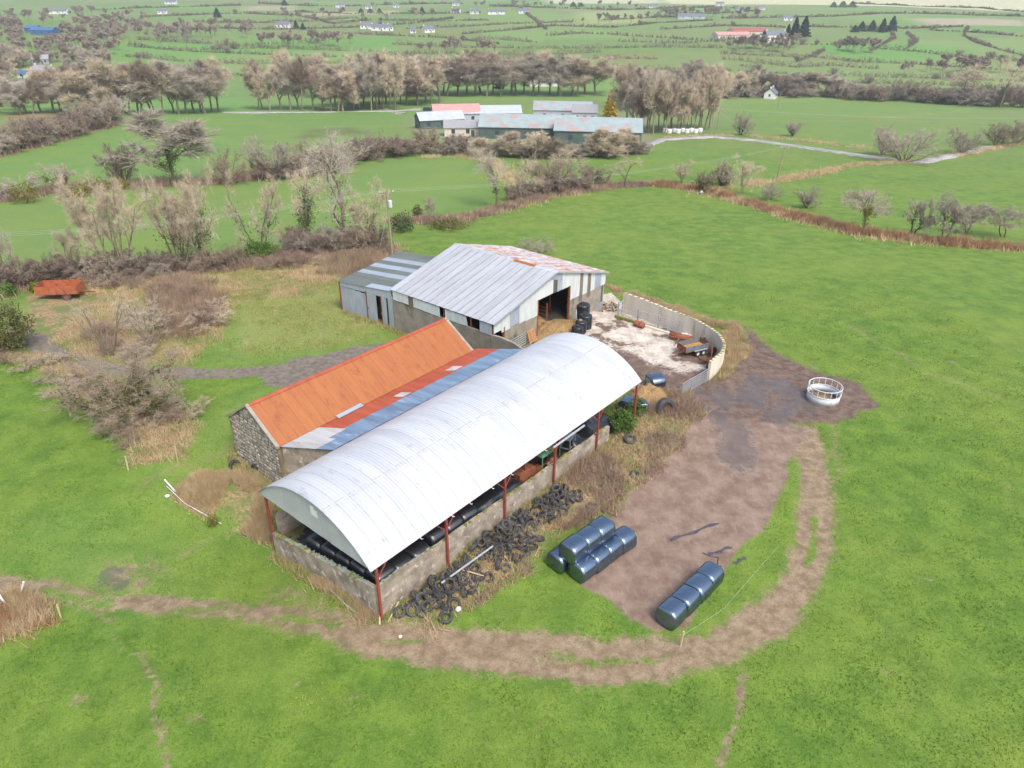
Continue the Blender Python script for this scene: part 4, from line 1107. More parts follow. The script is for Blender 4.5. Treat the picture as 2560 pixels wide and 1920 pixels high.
rod('rope', 'dark frayed rope lying by the end of the bale row', 'rope', [AG(1518, 1195) + Vector((0, 0, .03)), AG(1535, 1203) + Vector((0, 0, .03)), AG(1552, 1205) + Vector((0, 0, .03)), AG(1550, 1222) + Vector((0, 0, .03)), AG(1556, 1235) + Vector((0, 0, .03))], .03, 'old_plastic', 5)
rod('fence_wire', 'thin white electric fence wire beside the bale row', 'wire', [AG(1470, 1395) + Vector((0, 0, .7)), AG(1560, 1330) + Vector((0, 0, .45)), AG(1680, 1190) + Vector((0, 0, .4))], .003, 'white_paint', 4)

# ------------------------------------------------------------------ ring feeder
p = AG(1777, 866); p.y += .9
rf = empty('ring_feeder', on((24.1, 48.6)), 0, 'round galvanised ring feeder standing in trampled mud', 'feeder')
R0 = 1.22
MB().lathe([(R0, .02), (R0, .66), (R0 - .012, .66), (R0 - .012, .02)], 36, closed=True).build('side_panel', MATS['feeder_paint'], rf, True)
for z in (.68, 1.24):
    MB().tube([(R0 * math.cos(t), R0 * math.sin(t), z) for t in np.linspace(0, 2 * math.pi, 37)], .04, 6, False).build('rim_rail', MATS['feeder_paint'], rf, True)
for k in range(16):
    t = 2 * math.pi * k / 16
    MB().tube([(R0 * math.cos(t), R0 * math.sin(t), .66), (R0 * math.cos(t), R0 * math.sin(t), 1.24)], .03, 6).build('bar', MATS['feeder_paint'], rf)
hy = MB().lathe([(.8, -.02), (.62, .10), (.3, .2), (0, .16)], 11).build('hay_remnant', MATS['straw'], None); hy.location = on((24.0, 48.5)); tag(hy, 'trampled hay left inside the ring feeder', 'hay')

# ------------------------------------------------------------------ yard: barrier, gates, tanks
def on2(x, y, dz=0): v = on((x, y)); v.z += dz; return v
def gate(name, label, A_, B_, h, bars, stiles, cat='gate', r=.028, z0=.12, mt='galv'):
    A_, B_ = Vector(A_), Vector(B_); d = (B_ - A_); L = Vector((d.x, d.y, 0)).length
    o = empty(name, A_, math.atan2(d.y, d.x), label, cat); dz = d.z / L
    for i in range(bars):
        z = z0 + (h - z0) * i / (bars - 1)
        MB().tube([(0, 0, z), (L, 0, z + dz * L)], r, 6).build('bar', MATS[mt], o)
    for s in range(stiles):
        x = L * s / (stiles - 1)
        MB().tube([(x, 0.03, z0 - .03 + dz * x), (x, 0.03, h + .03 + dz * x)], r * 1.15, 6).build('stile', MATS[mt], o)
    return o
gate('farm_gate', 'galvanised field gate swung open from the end of the yard wall', on2(15.75, 51.35), on2(13.1, 48.5), 1.15, 6, 4)
fb = gate('feed_barrier', 'galvanised feed barrier standing along the inside of the yard wall', on2(10.25, 65.0), on2(15.35, 60.6), 1.25, 6, 2)
Lb = (Vector((15.35, 60.6)) - Vector((10.25, 65.0))).length
for s in range(4):
    x = Lb * s / 3
    MB().box(x - .06, x + .06, -.02, .10, -.2, 1.45).build('post', MATS['galv'], fb)
    MB().box(x - .03, x + .03, .1, .75, 1.30, 1.38).build('tie_arm', MATS['galv'], fb) if s in (0, 3) else None
    if s in (0, 3): MB().box(x - .05, x + .05, .70, .80, -.2, 1.4).build('post', MATS['galv'], fb)
kb = empty('feed_kerb', on2(9.95, 64.5), math.atan2(60.2 - 64.5, 15.2 - 9.95), 'low mossy concrete kerb along the feed barrier', 'kerb')
MB().box(0, 2.2, -.12, .12, -.3, .28).build('kerb_block', MATS['moss'], kb); MB().box(2.25, 6.7, -.12, .12, -.3, .20).build('kerb_block', MATS['yard_wall'], kb)
g2 = gate('pen_gate', 'small galvanised pen gate against the cattle shed block wall', SH.w(.5, 1.7, .5), SH.w(.45, 3.9, .5), 1.15, 6, 3)
# pallet leaning on the shed
pal = empty('wooden_pallet', SH.w(.75, 4.55, .55), SH.a + math.pi / 2, 'orange-brown wooden pallet leaning against the cattle shed wall', 'pallet'); pal.rotation_euler = (RAD(-18), 0, SH.a + math.pi / 2)
mat('pallet_wood', (.47, .23, .10), (.36, .17, .075), 6, .85, var=.12)
for i in range(7): MB().box(-.5, .5, -.02, .0, .02 + i * .17, .13 + i * .17).build('slat', MATS['pallet_wood'], pal)
for x in (-.46, -.04, .38): MB().box(x, x + .09, .0, .10, .0, 1.17).build('bearer', MATS['pallet_wood'], pal)
# tanks
mat('tank_plastic', (.012, .016, .022), (.02, .025, .032), 3, .35, bmp=.05)
def tank(x, y, r, h, lb, lid='tank_plastic', flat=False):
    o = empty('water_tank', on2(x, y), R2.uniform(0, 3), lb, 'tank', 'black plastic tanks before the shed')
    MB().lathe([(0, 0), (r * .96, 0), (r, .06), (r, h * .28), (r * .975, h * .30), (r * .975, h * .33), (r, h * .35), (r, h * .62), (r * .975, h * .64), (r * .975, h * .67), (r, h * .69), (r, h * .9), (r * .93, h * .96), (r * .55, h), (0, h * 1.005)], 24).build('tank_body', MATS['tank_plastic'], o, True)
    l_ = MB().lathe([(0, .10), (r * .30, .09), (r * .33, .06), (r * .33, 0)], 16, (r * .15, 0, h)).build('lid', MATS[lid], o)
    for k in range(5):
        t = 1.25 * k; MB().box(-.03, .03, r * .985, r * 1.02, h * .1, h * .88).build('rib', MATS['tank_plastic'], o).rotation_euler = (0, 0, t)
    return o
tank(5.45, 64.9, .62, 1.45, 'tall black plastic tank against the shed block wall behind the others')
tank(6.75, 64.1, .66, 1.45, 'black plastic water tank with domed lid second from the shed wall')
tank(6.75, 61.3, .60, 1.35, 'black ribbed plastic tank in the middle of the line of tanks')
tank(6.25, 60.25, .52, 1.15, 'black plastic drum with a straw coloured lid', 'straw')
tank(5.85, 59.35, .52, 1.0, 'lowest black plastic drum at the hay barn end of the tanks')
rod('plank', 'pale board leaning on the black plastic tanks', 'plank', [on2(5.9, 61.5, .1), on2(5.95, 62.6, 1.3)], .07, 'galv', 4)
bx_ = empty('metal_box', on2(8.3, 66.6), SH.a + .2, 'pale dented metal box on edge by the shed wall', 'box')
MB().box(-.5, .5, -.05, .0, 0, .9).build('front', MATS['galv'], bx_); MB().box(-.5, -.45, 0, .5, 0, .88).build('side', MATS['galv'], bx_); MB().box(.45, .5, 0, .5, 0, .88).build('side', MATS['galv'], bx_)
br = empty('rusty_barrel', on2(11.9, 62.2), 0, 'rusty barrel lying on its side before the feed barrier', 'barrel'); br.rotation_euler = (0, 0, RAD(-35))
o = MB().lathe([(0, 0), (.29, 0), (.3, .03), (.3, .3), (.315, .32), (.3, .34), (.3, .62), (.315, .64), (.3, .66), (.3, .95), (.29, .97), (0, .95)], 20).build('barrel_body', MATS['rust_orange'], br, True); o.rotation_euler = (0, RAD(90), 0); o.location = (-.45, 0, .30)
br = empty('rusty_drum', on2(16.55, 53.75), 0, 'upright rusty drum with a pole in it beside the wall end', 'drum')
MB().lathe([(0, 0), (.29, 0), (.3, .03), (.3, .3), (.315, .32), (.3, .34), (.3, .62), (.315, .64), (.3, .66), (.3, .88), (.27, .88), (.27, .3), (0, .3)], 20).build('drum_body', MATS['rust'], br, True)
MB().tube([(.05, 0, .3), (-.02, .1, 2.0)], .05, 6).build('pole', MATS['rust'], br)
# loose debris by the shed corner
mat('debris', (.25, .20, .15), (.36, .33, .29), 5, .9, var=.4)
for k in range(34):
    x, y = R2.uniform(8.6, 10.6), R2.uniform(66.0, 68.8)
    o = MB().box(-R2.uniform(.1, .6), R2.uniform(.1, .6), -.05, .06, -.03, .04).build('scrap_board', MATS[R2.choice(['debris', 'wood', 'rust', 'debris'])]); o.location = on2(x, y, .1 + R2.uniform(0, .25)); o.rotation_euler = (R2.uniform(-.4, .4), R2.uniform(-.5, .5), R2.uniform(0, 6))
    tag(o, 'broken board in the scrap pile at the cattle shed corner', 'board', 'scrap pile by the shed corner')
for k in range(10):
    o = MB().box(-.45, .45, -.05, .05, 0, .05).build('scrap_board', MATS['wood']); o.location = on2(1.6 + R2.uniform(-.5, 1.2), 58.9 + R2.uniform(-.6, .3), .05 + .05 * k * .3); o.rotation_euler = (0, R2.uniform(-.1, .1), R2.uniform(0, 3))
    tag(o, 'broken pallet board lying below the leaning pallet', 'board', 'boards below the pallet')
# cart in the yard
mat('cart_paint', (.17, .19, .22), (.12, .13, .15), 3, .55, blotch=(.28, .12, .06), bscale=2, bth=(.6, .68))
ct = empty('small_trailer', on2(15.75, 56.75), RAD(26), 'small grey open trailer with twin wheels and rusty floor', 'trailer')
MB().box(-1.25, 1.25, -.65, .65, .50, .56).build('floor', MATS['rust_orange'], ct)
mat('trailer_floor', (.40, .24, .06), (.30, .17, .05), 3, .9)
MB().box(-1.18, 1.18, -.58, .58, .562, .59).build('hay_litter', MATS['trailer_floor'], ct)
for y in (-.65, .62): MB().box(-1.25, 1.25, y, y + .03, .565, 1.02).build('side_board', MATS['cart_paint'], ct)
for x in (-1.25, 1.22): MB().box(x, x + .03, -.617, .617, .565, 1.02).build('end_board', MATS['rust_orange'], ct)
MB().bar((-1.25, -.3, .5), (-2.2, 0, .42), .07).bar((-1.25, .3, .5), (-2.2, 0, .42), .07).build('drawbar', MATS['rust'], ct)
for x in (-.05, .55):
    for y in (-.78, .78): wheel(ct, x, y, .27, .27, .17, 'white_paint')
for y in (-.88, .70): MB().box(-.45, .95, y, y + .18, .56, .60).build('mudguard', MATS['galv'], ct)
rl = empty('land_roller', on2(15.2, 59.3), RAD(-28), 'rust-red land roller drum parked against the yard wall', 'roller')
o = MB().lathe([(0, 0), (.30, 0), (.30, 2.1), (0, 2.1)], 20).build('drum', MATS['rust_orange'], rl, True); o.rotation_euler = (0, RAD(90), 0); o.location = (-1.0, 0, .42)
MB().box(-1.1, 1.2, -.42, -.34, .38, .46).build('frame', MATS['rust'], rl); MB().bar((0, -.4, .42), (0, -1.5, .3), .08).build('drawbar', MATS['rust'], rl)
for (x, y, rz, lb) in ((17.0, 58.2, .9, 'thin old cart wheel leaning on the curved wall beside the roller'), (17.35, 56.2, .5, 'second old cart wheel leaning behind the grey trailer')):
    w_ = empty('cart_wheel', on2(x, y, .42), rz, lb, 'wheel'); wheel(w_, 0, 0, 0, .43, .14)
for i, (x0, y0, x1, y1) in enumerate(((16.0, 55.2, 17.5, 54.6), (15.9, 54.6, 17.3, 55.3), (16.3, 54.3, 17.2, 56.0), (15.6, 55.3, 16.6, 54.2))):
    rod('scrap_bar', 'rusty bar in the scrap beside the grey trailer', 'bar', [on2(x0, y0, .12 + i * .06), on2(x1, y1, .2 + i * .06)], .05, 'rust' if i % 2 else 'dark', 5)['group'] = 'scrap bars by the trailer'
for i, (x, y) in enumerate(((14.6, 60.4), (15.2, 60.2), (16.2, 60.0), (15.8, 60.3))):
    mb = MB().lathe([(0, 0), (.30, .02), (.36, .14), (.26, .28), (0, .33)], 9); rr = random.Random(i)
    mb.v = [(a * rr.uniform(.85, 1.2), b * rr.uniform(.7, 1.1), c * rr.uniform(.8, 1.3)) for a, b, c in mb.v]
    o = mb.build('white_sack', MATS['white_paint']); o.location = on2(x, y); tag(o, 'white feed sack slumped between roller and yard wall', 'sack', 'white sacks by the roller')
# black bale and straw at the yard mouth
o = bale(on2(11.35, 50.25, .52), RAD(20), 'squashed black wrapped bale by the yard gate', None, 2); o.scale = (1.05, 1.1, .9)
for i, (x, y, s) in enumerate(((8.7, 46.6, 1), (9.6, 46.2, .8))):
    o = bale(on2(x, y, .45), RAD(60 + 40 * i), 'sagging black bale at the open end of the hay barn', 'sagging bales', 3 + i); o.scale = (s, s, .8 * s)
def mound(name, mt, c, rx, ry, h, label, cat, seed, n=30, rz=0.0):
    v = []; f = []
    for j in range(n + 1):
        for i in range(n + 1):
            u, w_ = -1 + 2 * i / n, -1 + 2 * j / n; rr = math.sqrt(u * u + w_ * w_)
            x = c[0] + (u * rx) * math.cos(rz) - (w_ * ry) * math.sin(rz); y = c[1] + (u * rx) * math.sin(rz) + (w_ * ry) * math.cos(rz)
            k = max(0, 1 - rr ** 1.7)
            nz = (vnoise(np.array([x]), np.array([y]), .5, seed)[0] - .3) * .7 + (vnoise(np.array([x]), np.array([y]), .17, seed + 1)[0] - .5) * .35
            v.append((x, y, h * k * (1 + nz) - (.12 if k <= .02 else 0)))
    for j in range(n):
        for i in range(n):
            a = j * (n + 1) + i; f.append((a, a + 1, a + n + 2, a + n + 1))
    v = np.array(v); v[:, 2] += gz(v[:, 0], v[:, 1])
    return tag(link(name, npmesh(name, v, np.array(f), MATS[mt], True)), label, cat)
mound('straw_heap', 'straw', (10.2, 48.2), 2.0, 1.4, .9, 'heap of brown straw beside the black bale at the yard mouth', 'straw', 41, rz=.5)
q = SH.w(.4, 8.3); mound('straw_bedding', 'straw', (q.x, q.y), 3.4, 2.6, .55, 'golden straw bedding spilling from the open shed bay', 'straw', 51, 40, SH.a + 1.57)
q = SH.w(-2.8, 8.0); mound('straw_bedding', 'straw', (q.x, q.y), 2.6, 2.3, .9, 'straw banked up inside the open shed bay', 'straw', 61, 30, SH.a)
q = SH.w(2.6, 7.0); mound('dung_litter', 'straw', (q.x, q.y), 3.0, 2.2, .16, 'trodden straw litter on the yard before the shed', 'straw', 71, 34, SH.a)

# ------------------------------------------------------------------ rusty trailer by the far lane
rt = empty('tipping_trailer', AG(137, 646), RAD(7), 'rusty orange tipping trailer parked by the bramble bank', 'trailer')
mat('trailer_rust', (.42, .12, .045), (.30, .085, .035), 2.5, .8, blotch=(.17, .06, .035), bscale=2, bth=(.52, .64))
MB().box(-2.0, 2.0, -1.0, 1.0, .72, .80).build('floor', MATS['trailer_rust'], rt)
for y in (-1.0, .96):
    sb = MB().box(-2.0, 2.0, y, y + .04, .80, 1.55).build('side_board', MATS['trailer_rust'], rt)
    for k in range(5): MB().box(-1.95 + k * .96, -1.87 + k * .96, y - .03 if y < 0 else y + .04, y if y < 0 else y + .07, .74, 1.55).build('stake_rib', MATS['trailer_rust'], sb)
for x in (-2.0, 1.96): MB().box(x, x + .04, -.96, .96, .80, 1.55).build('end_board', MATS['trailer_rust'], rt)
MB().bar((-2.0, 0, .7), (2.0, 0, .7), .14).build('chassis', MATS['rust'], rt); MB().bar((2.0, 0, .65), (3.3, 0, .5), .1).build('drawbar', MATS['rust'], rt)
for y in (-.95, .95): wheel(rt, .85, y, .42, .42, .24)
rod('plastic_sheet', 'white board lying inside the rusty trailer', 'board', [rt.location + Vector((-1.6, -.2, .9)), rt.location + Vector((-.4, .2, .95))], .12, 'white_paint', 4)
# ================================================================== plants
def plantmat(name, c, c2, var=.18, scale=.9, rough=.9, spec=.2, c3=None):
    m, nt, bs, new, lk = nodemat(name)
    tc = coords(nt)
    col = mixc(nt, ramp(nt, noise(nt, scale, 4, .7, tc), .3, .7), c, c2)
    if c3 is not None: col = mixc(nt, ramp(nt, noise(nt, scale * .45, 3, .6, tc), .55, .7), col, c3)
    oi = nt.nodes.new('ShaderNodeObjectInfo'); h = nt.nodes.new('ShaderNodeHueSaturation')
    lk(math1(nt, 'ADD', math1(nt, 'MULTIPLY', oi.outputs['Random'], 2 * var), 1 - var), h.inputs['Value']); lk(col, h.inputs['Color'])
    lk(h.outputs[0], bs.inputs['Base Color']); bs.inputs['Roughness'].default_value = rough; bs.inputs['Specular IOR Level'].default_value = spec
    MATS[name] = m
plantmat('bark', (.26, .215, .15), (.18, .15, .105), c3=(.20, .20, .10))
plantmat('bark_dark', (.13, .10, .075), (.09, .07, .055))
plantmat('twig_tan', (.56, .465, .340), (.45, .37, .265))
plantmat('twig_pale', (.45, .40, .32), (.36, .315, .25))
plantmat('twig_brown', (.33, .26, .19), (.25, .195, .145))
plantmat('twig_purple', (.29, .225, .175), (.22, .17, .135))
plantmat('twig_grey', (.42, .365, .29), (.32, .275, .215))
plantmat('bracken', (.36, .215, .12), (.26, .145, .085), scale=.6, c3=(.45, .34, .21))
plantmat('bramble', (.34, .24, .18), (.25, .17, .13), scale=.7, c3=(.43, .34, .23))
plantmat('dry_grass', (.52, .40, .235), (.38, .275, .15), scale=.8, c3=(.33, .27, .12))
plantmat('mixed_grass', (.36, .33, .13), (.24, .27, .07), scale=.8, c3=(.46, .38, .2))
plantmat('ivy_leaf', (.055, .085, .022), (.09, .115, .03), rough=.5, spec=.4, scale=1.5)
plantmat('gorse_leaf', (.10, .115, .02), (.16, .14, .02), scale=1.3, c3=(.30, .21, .02))
plantmat('olive_leaf', (.10, .105, .035), (.15, .145, .05), scale=1.3)
plantmat('bush_leaf', (.07, .13, .025), (.11, .18, .035), scale=1.4)
plantmat('conifer_leaf', (.022, .042, .022), (.035, .06, .03), scale=.8)
plantmat('gold_leaf', (.45, .30, .02), (.33, .24, .02), scale=.8)
plantmat('far_wood', (.31, .255, .20), (.22, .18, .14), scale=.04, c3=(.36, .30, .22))
plantmat('far_scrub', (.215, .165, .130), (.145, .115, .090), scale=.05, c3=(.115, .110, .060))
plantmat('grass_blade', (.062, .146, .011), (.150, .244, .026), scale=.38, c3=(.250, .292, .048))

def prisms(segs, sides=4):
    """segs (n,8): p0 p1 r0 r1 -> verts, tri faces"""
    s = np.asarray(segs, float)
    if not len(s): return np.zeros((0, 3)), np.zeros((0, 3), int)
    p0, p1, r0, r1 = s[:, 0:3], s[:, 3:6], s[:, 6], s[:, 7]
    t = p1 - p0; t /= np.linalg.norm(t, axis=1)[:, None] + 1e-9
    ref = np.where(np.abs(t[:, 2:3]) > .9, np.array([[1., 0, 0]]), np.array([[0, 0, 1.]]))
    u = np.cross(t, ref); u /= np.linalg.norm(u, axis=1)[:, None] + 1e-9
    w = np.cross(t, u); n = len(s); V_ = np.zeros((n, 2 * sides, 3))
    for k in range(sides):
        a = 2 * math.pi * k / sides
        d = u * math.cos(a) + w * math.sin(a)
        V_[:, k] = p0 + d * r0[:, None]; V_[:, sides + k] = p1 + d * r1[:, None]
    base = (np.arange(n) * 2 * sides)[:, None]; f = []
    for k in range(sides):
        j = (k + 1) % sides
        f += [base + np.array([k, j, sides + j]), base + np.array([k, sides + j, sides + k])]
    return V_.reshape(-1, 3), np.concatenate(f)

def blades_geo(p, q, w, rs):
    """one thin triangle per (p -> q)"""
    p, q = np.asarray(p, float), np.asarray(q, float); n = len(p)
    d = q - p; r = rs.normal(size=(n, 3)); s = np.cross(d, r); s /= np.linalg.norm(s, axis=1)[:, None] + 1e-9
    s *= (np.asarray(w) / 2).reshape(-1, 1)
    V_ = np.stack([p - s, p + s, q], 1).reshape(-1, 3)
    return V_, np.arange(3 * n).reshape(-1, 3)

def leaves_geo(c, size, rs):
    n = len(c); a = rs.normal(size=(n, 3)); a /= np.linalg.norm(a, axis=1)[:, None]
    b = np.cross(a, rs.normal(size=(n, 3))); b /= np.linalg.norm(b, axis=1)[:, None]
    sz = size * rs.uniform(.6, 1.3, (n, 1))
    V_ = np.stack([c - a * sz, c + b * sz * .6, c + a * sz, c - b * sz * .6], 1).reshape(-1, 3)
    return V_, np.arange(4 * n).reshape(-1, 4)

KIND = dict(   # stems, lean, stem len, children per level, length ratio, start of children, wobble, uplift, twig length, twig width, twigs per end
    ash=dict(stems=1, lean=.08, n=(7, 7, 6), ratio=(.58, .52, .50), t0=(.24, .22, .2), ang=(.85, .8, .85), wob=.13, up=.09, tl=.085, tw=.016, nt=14),
    fan=dict(stems=8, lean=.34, n=(6, 6, 5), ratio=(.36, .42, .45), t0=(.30, .2, .2), ang=(.50, .60, .7), wob=.07, up=.07, tl=.085, tw=.014, nt=13),
    crook=dict(stems=3, lean=.25, n=(7, 6, 5), ratio=(.42, .48, .5), t0=(.25, .2, .2), ang=(.9, .9, .9), wob=.20, up=.06, tl=.085, tw=.015, nt=14),
    dome=dict(stems=13, lean=.85, n=(7, 6, 4), ratio=(.42, .42, .45), t0=(.18, .15, .2), ang=(.7, .8, .9), wob=.13, up=.05, tl=.09, tw=.022, nt=6),
    wisp=dict(stems=7, lean=.30, n=(4, 4, 3), ratio=(.34, .4, .45), t0=(.35, .25, .2), ang=(.45, .55, .6), wob=.08, up=.07, tl=.07, tw=.013, nt=3),
    thorn=dict(stems=2, lean=.22, n=(11, 9, 6), ratio=(.62, .42, .42), t0=(.42, .3, .2), ang=(1.15, .8, .9), wob=.16, up=.02, tl=.085, tw=.024, nt=9),
    belt=dict(stems=1, lean=.05, n=(11, 8, 6), ratio=(.52, .50, .50), t0=(.24, .2, .2), ang=(.85, .8, .85), wob=.10, up=.09, tl=.10, tw=.040, nt=14))

def grow_tree(seed, H, Rx, kind, dens=1.0, tw=None, ntk=1.0):
    k = KIND[kind]; rs = np.random.default_rng(seed); big, small, tp, tq, fp, fq = [], [], [], [], [], []
    def branch(p, d, L, r, lev):
        ns = 4 if lev < 2 else 3; pts = [p]
        for i in range(ns):
            d = d + rs.normal(size=3) * k['wob'] + np.array([0, 0, k['up'] * (1 if lev else .3)])
            d = d / np.linalg.norm(d); p = p + d * L / ns; pts.append(p)
        rad = [r * (1 - .62 * i / ns) for i in range(ns + 1)]
        if lev < 3:
            for i in range(ns): (big if lev < 2 else small).append((*pts[i], *pts[i + 1], rad[i], rad[i + 1]))
        else:
            fp.extend((pts[0], pts[1])); fq.extend((pts[2], pts[3]))
        if lev < 3:
            nn = max(2, int(k['n'][lev] * rs.uniform(.75, 1.25) * (dens if lev else 1)))
            for j in range(nn):
                t = k['t0'][lev] + (1 - k['t0'][lev]) * (j + rs.uniform(0, 1)) / nn; t = min(t, .999)
                i = int(t * ns); q = pts[i] + (pts[i + 1] - pts[i]) * (t * ns - i)
                dd = pts[i + 1] - pts[i]; dd = dd / np.linalg.norm(dd)
                ax = np.cross(dd, rs.normal(size=3)); ax /= np.linalg.norm(ax)
                a = k['ang'][lev] * rs.uniform(.6, 1.2)
                nd = dd * math.cos(a) + ax * math.sin(a)
                branch(q, nd, L * k['ratio'][lev] * rs.uniform(.7, 1.2) * (1.15 - .45 * t), max(rad[i] * .52, .004), lev + 1)
        else:
            for j in range(max(2, int(k['nt'] * ntk))):
                t = rs.uniform(.1, 1); i = min(int(t * ns), ns - 1); q = pts[i] + (pts[i + 1] - pts[i]) * (t * ns - i)
                nd = d + rs.normal(size=3) * .65; nd /= np.linalg.norm(nd)
                tp.append(q); tq.append(q + nd * H0 * k['tl'] * rs.uniform(.5, 1.2))
    H0 = 10.0
    for s in range(k['stems']):
        an = 2 * math.pi * s / k['stems'] + rs.uniform(-.5, .5); le = k['lean'] * rs.uniform(.3, 1.15)
        d = np.array([math.sin(le) * math.cos(an), math.sin(le) * math.sin(an), math.cos(le)])
        off = np.array([math.cos(an), math.sin(an), 0]) * (.0 if k['stems'] == 1 else .35)
        branch(off, d, H0 * rs.uniform(.62, .85), .21 if k['stems'] < 3 else .10, 0)
    big, small = np.array(big), np.array(small); tp, tq = np.array(tp), np.array(tq)
    hz = max(np.percentile(tq[:, 2], 99.5), 1); rr = np.percentile(np.hypot(tq[:, 0], tq[:, 1]), 92)
    sc = np.array([Rx / rr, Rx / rr, H / hz])
    for a in (big, small):
        a[:, 0:3] *= sc; a[:, 3:6] *= sc; a[:, 6:] *= H / 10
    fp, fq = np.array(fp) * sc, np.array(fq) * sc
    tp, tq = tp * sc, tq * sc
    tp[:, 2] = np.maximum(tp[:, 2], .05); tq[:, 2] = np.maximum(tq[:, 2], .05)
    w = (tw or k['tw']) * (H / 9) ** .5
    bv, bf = prisms(big, 5); sv, sf = prisms(small, 3); tv, tf = blades_geo(np.concatenate([fp, tp]), np.concatenate([fq, tq]), np.concatenate([np.full(len(fp), w * 1.6), np.full(len(tp), w)]), rs)
    return (bv, bf), (np.concatenate([sv, tv]), np.concatenate([sf, tf + len(sv)])), big

def ivy_on(big, H, seed, n=1500, frac=.55, spread=.32, size=.11):
    rs = np.random.default_rng(seed)
    m = big[(big[:, 2] < H * frac) & (big[:, 6] > big[:, 6].max() * .35)]
    i = rs.integers(0, len(m), n); t = rs.uniform(0, 1, (n, 1))
    c = m[i, 0:3] * (1 - t) + m[i, 3:6] * t + rs.normal(size=(n, 3)) * spread * np.array([1, 1, .8])
    c[:, 2] = np.maximum(c[:, 2], .1)
    return leaves_geo(c, size, rs)

PROTO = {}
def proto(kind, seed, twig, bark='bark', ivy=0, H=9.0, Rx=3.2, dens=1.0, tw=None, leaf='ivy_leaf', leafspread=.32, ntk=1.0):
    key = (kind, seed, twig, bark, ivy, H, Rx, leaf)
    if key not in PROTO:
        (bv, bf), (cv, cf), big = grow_tree(seed, H, Rx, kind, dens, tw, ntk)
        L = [('trunk', npmesh('trunk', bv, bf, MATS[bark])), ('crown', npmesh('crown', cv, cf, MATS[twig]))]
        if ivy:
            iv, if_ = ivy_on(big, H, seed + 50, ivy, spread=leafspread)
            L.append(('ivy', npmesh('ivy', iv, if_, MATS[leaf])))
        PROTO[key] = (L, H, Rx)
    return PROTO[key]
RT = random.Random(21)
def plant(pr, p, H, Rx, name, label, cat, group=None):
    L, H0, R0 = pr
    o = empty(name, p, RT.uniform(0, 6.28), label, cat, group)
    o.scale = (Rx / R0, Rx / R0, H / H0)
    for nm, me in L: link(nm, me, o)
    return o
def px_size(fx, fy, top, half):
    p = AG(fx, fy); t = mpp(p); d = Vector((p.x, p.y)).length; look = math.atan2(HC - p.z, d)
    return p, (fy - top) * t / math.cos(look), half * t

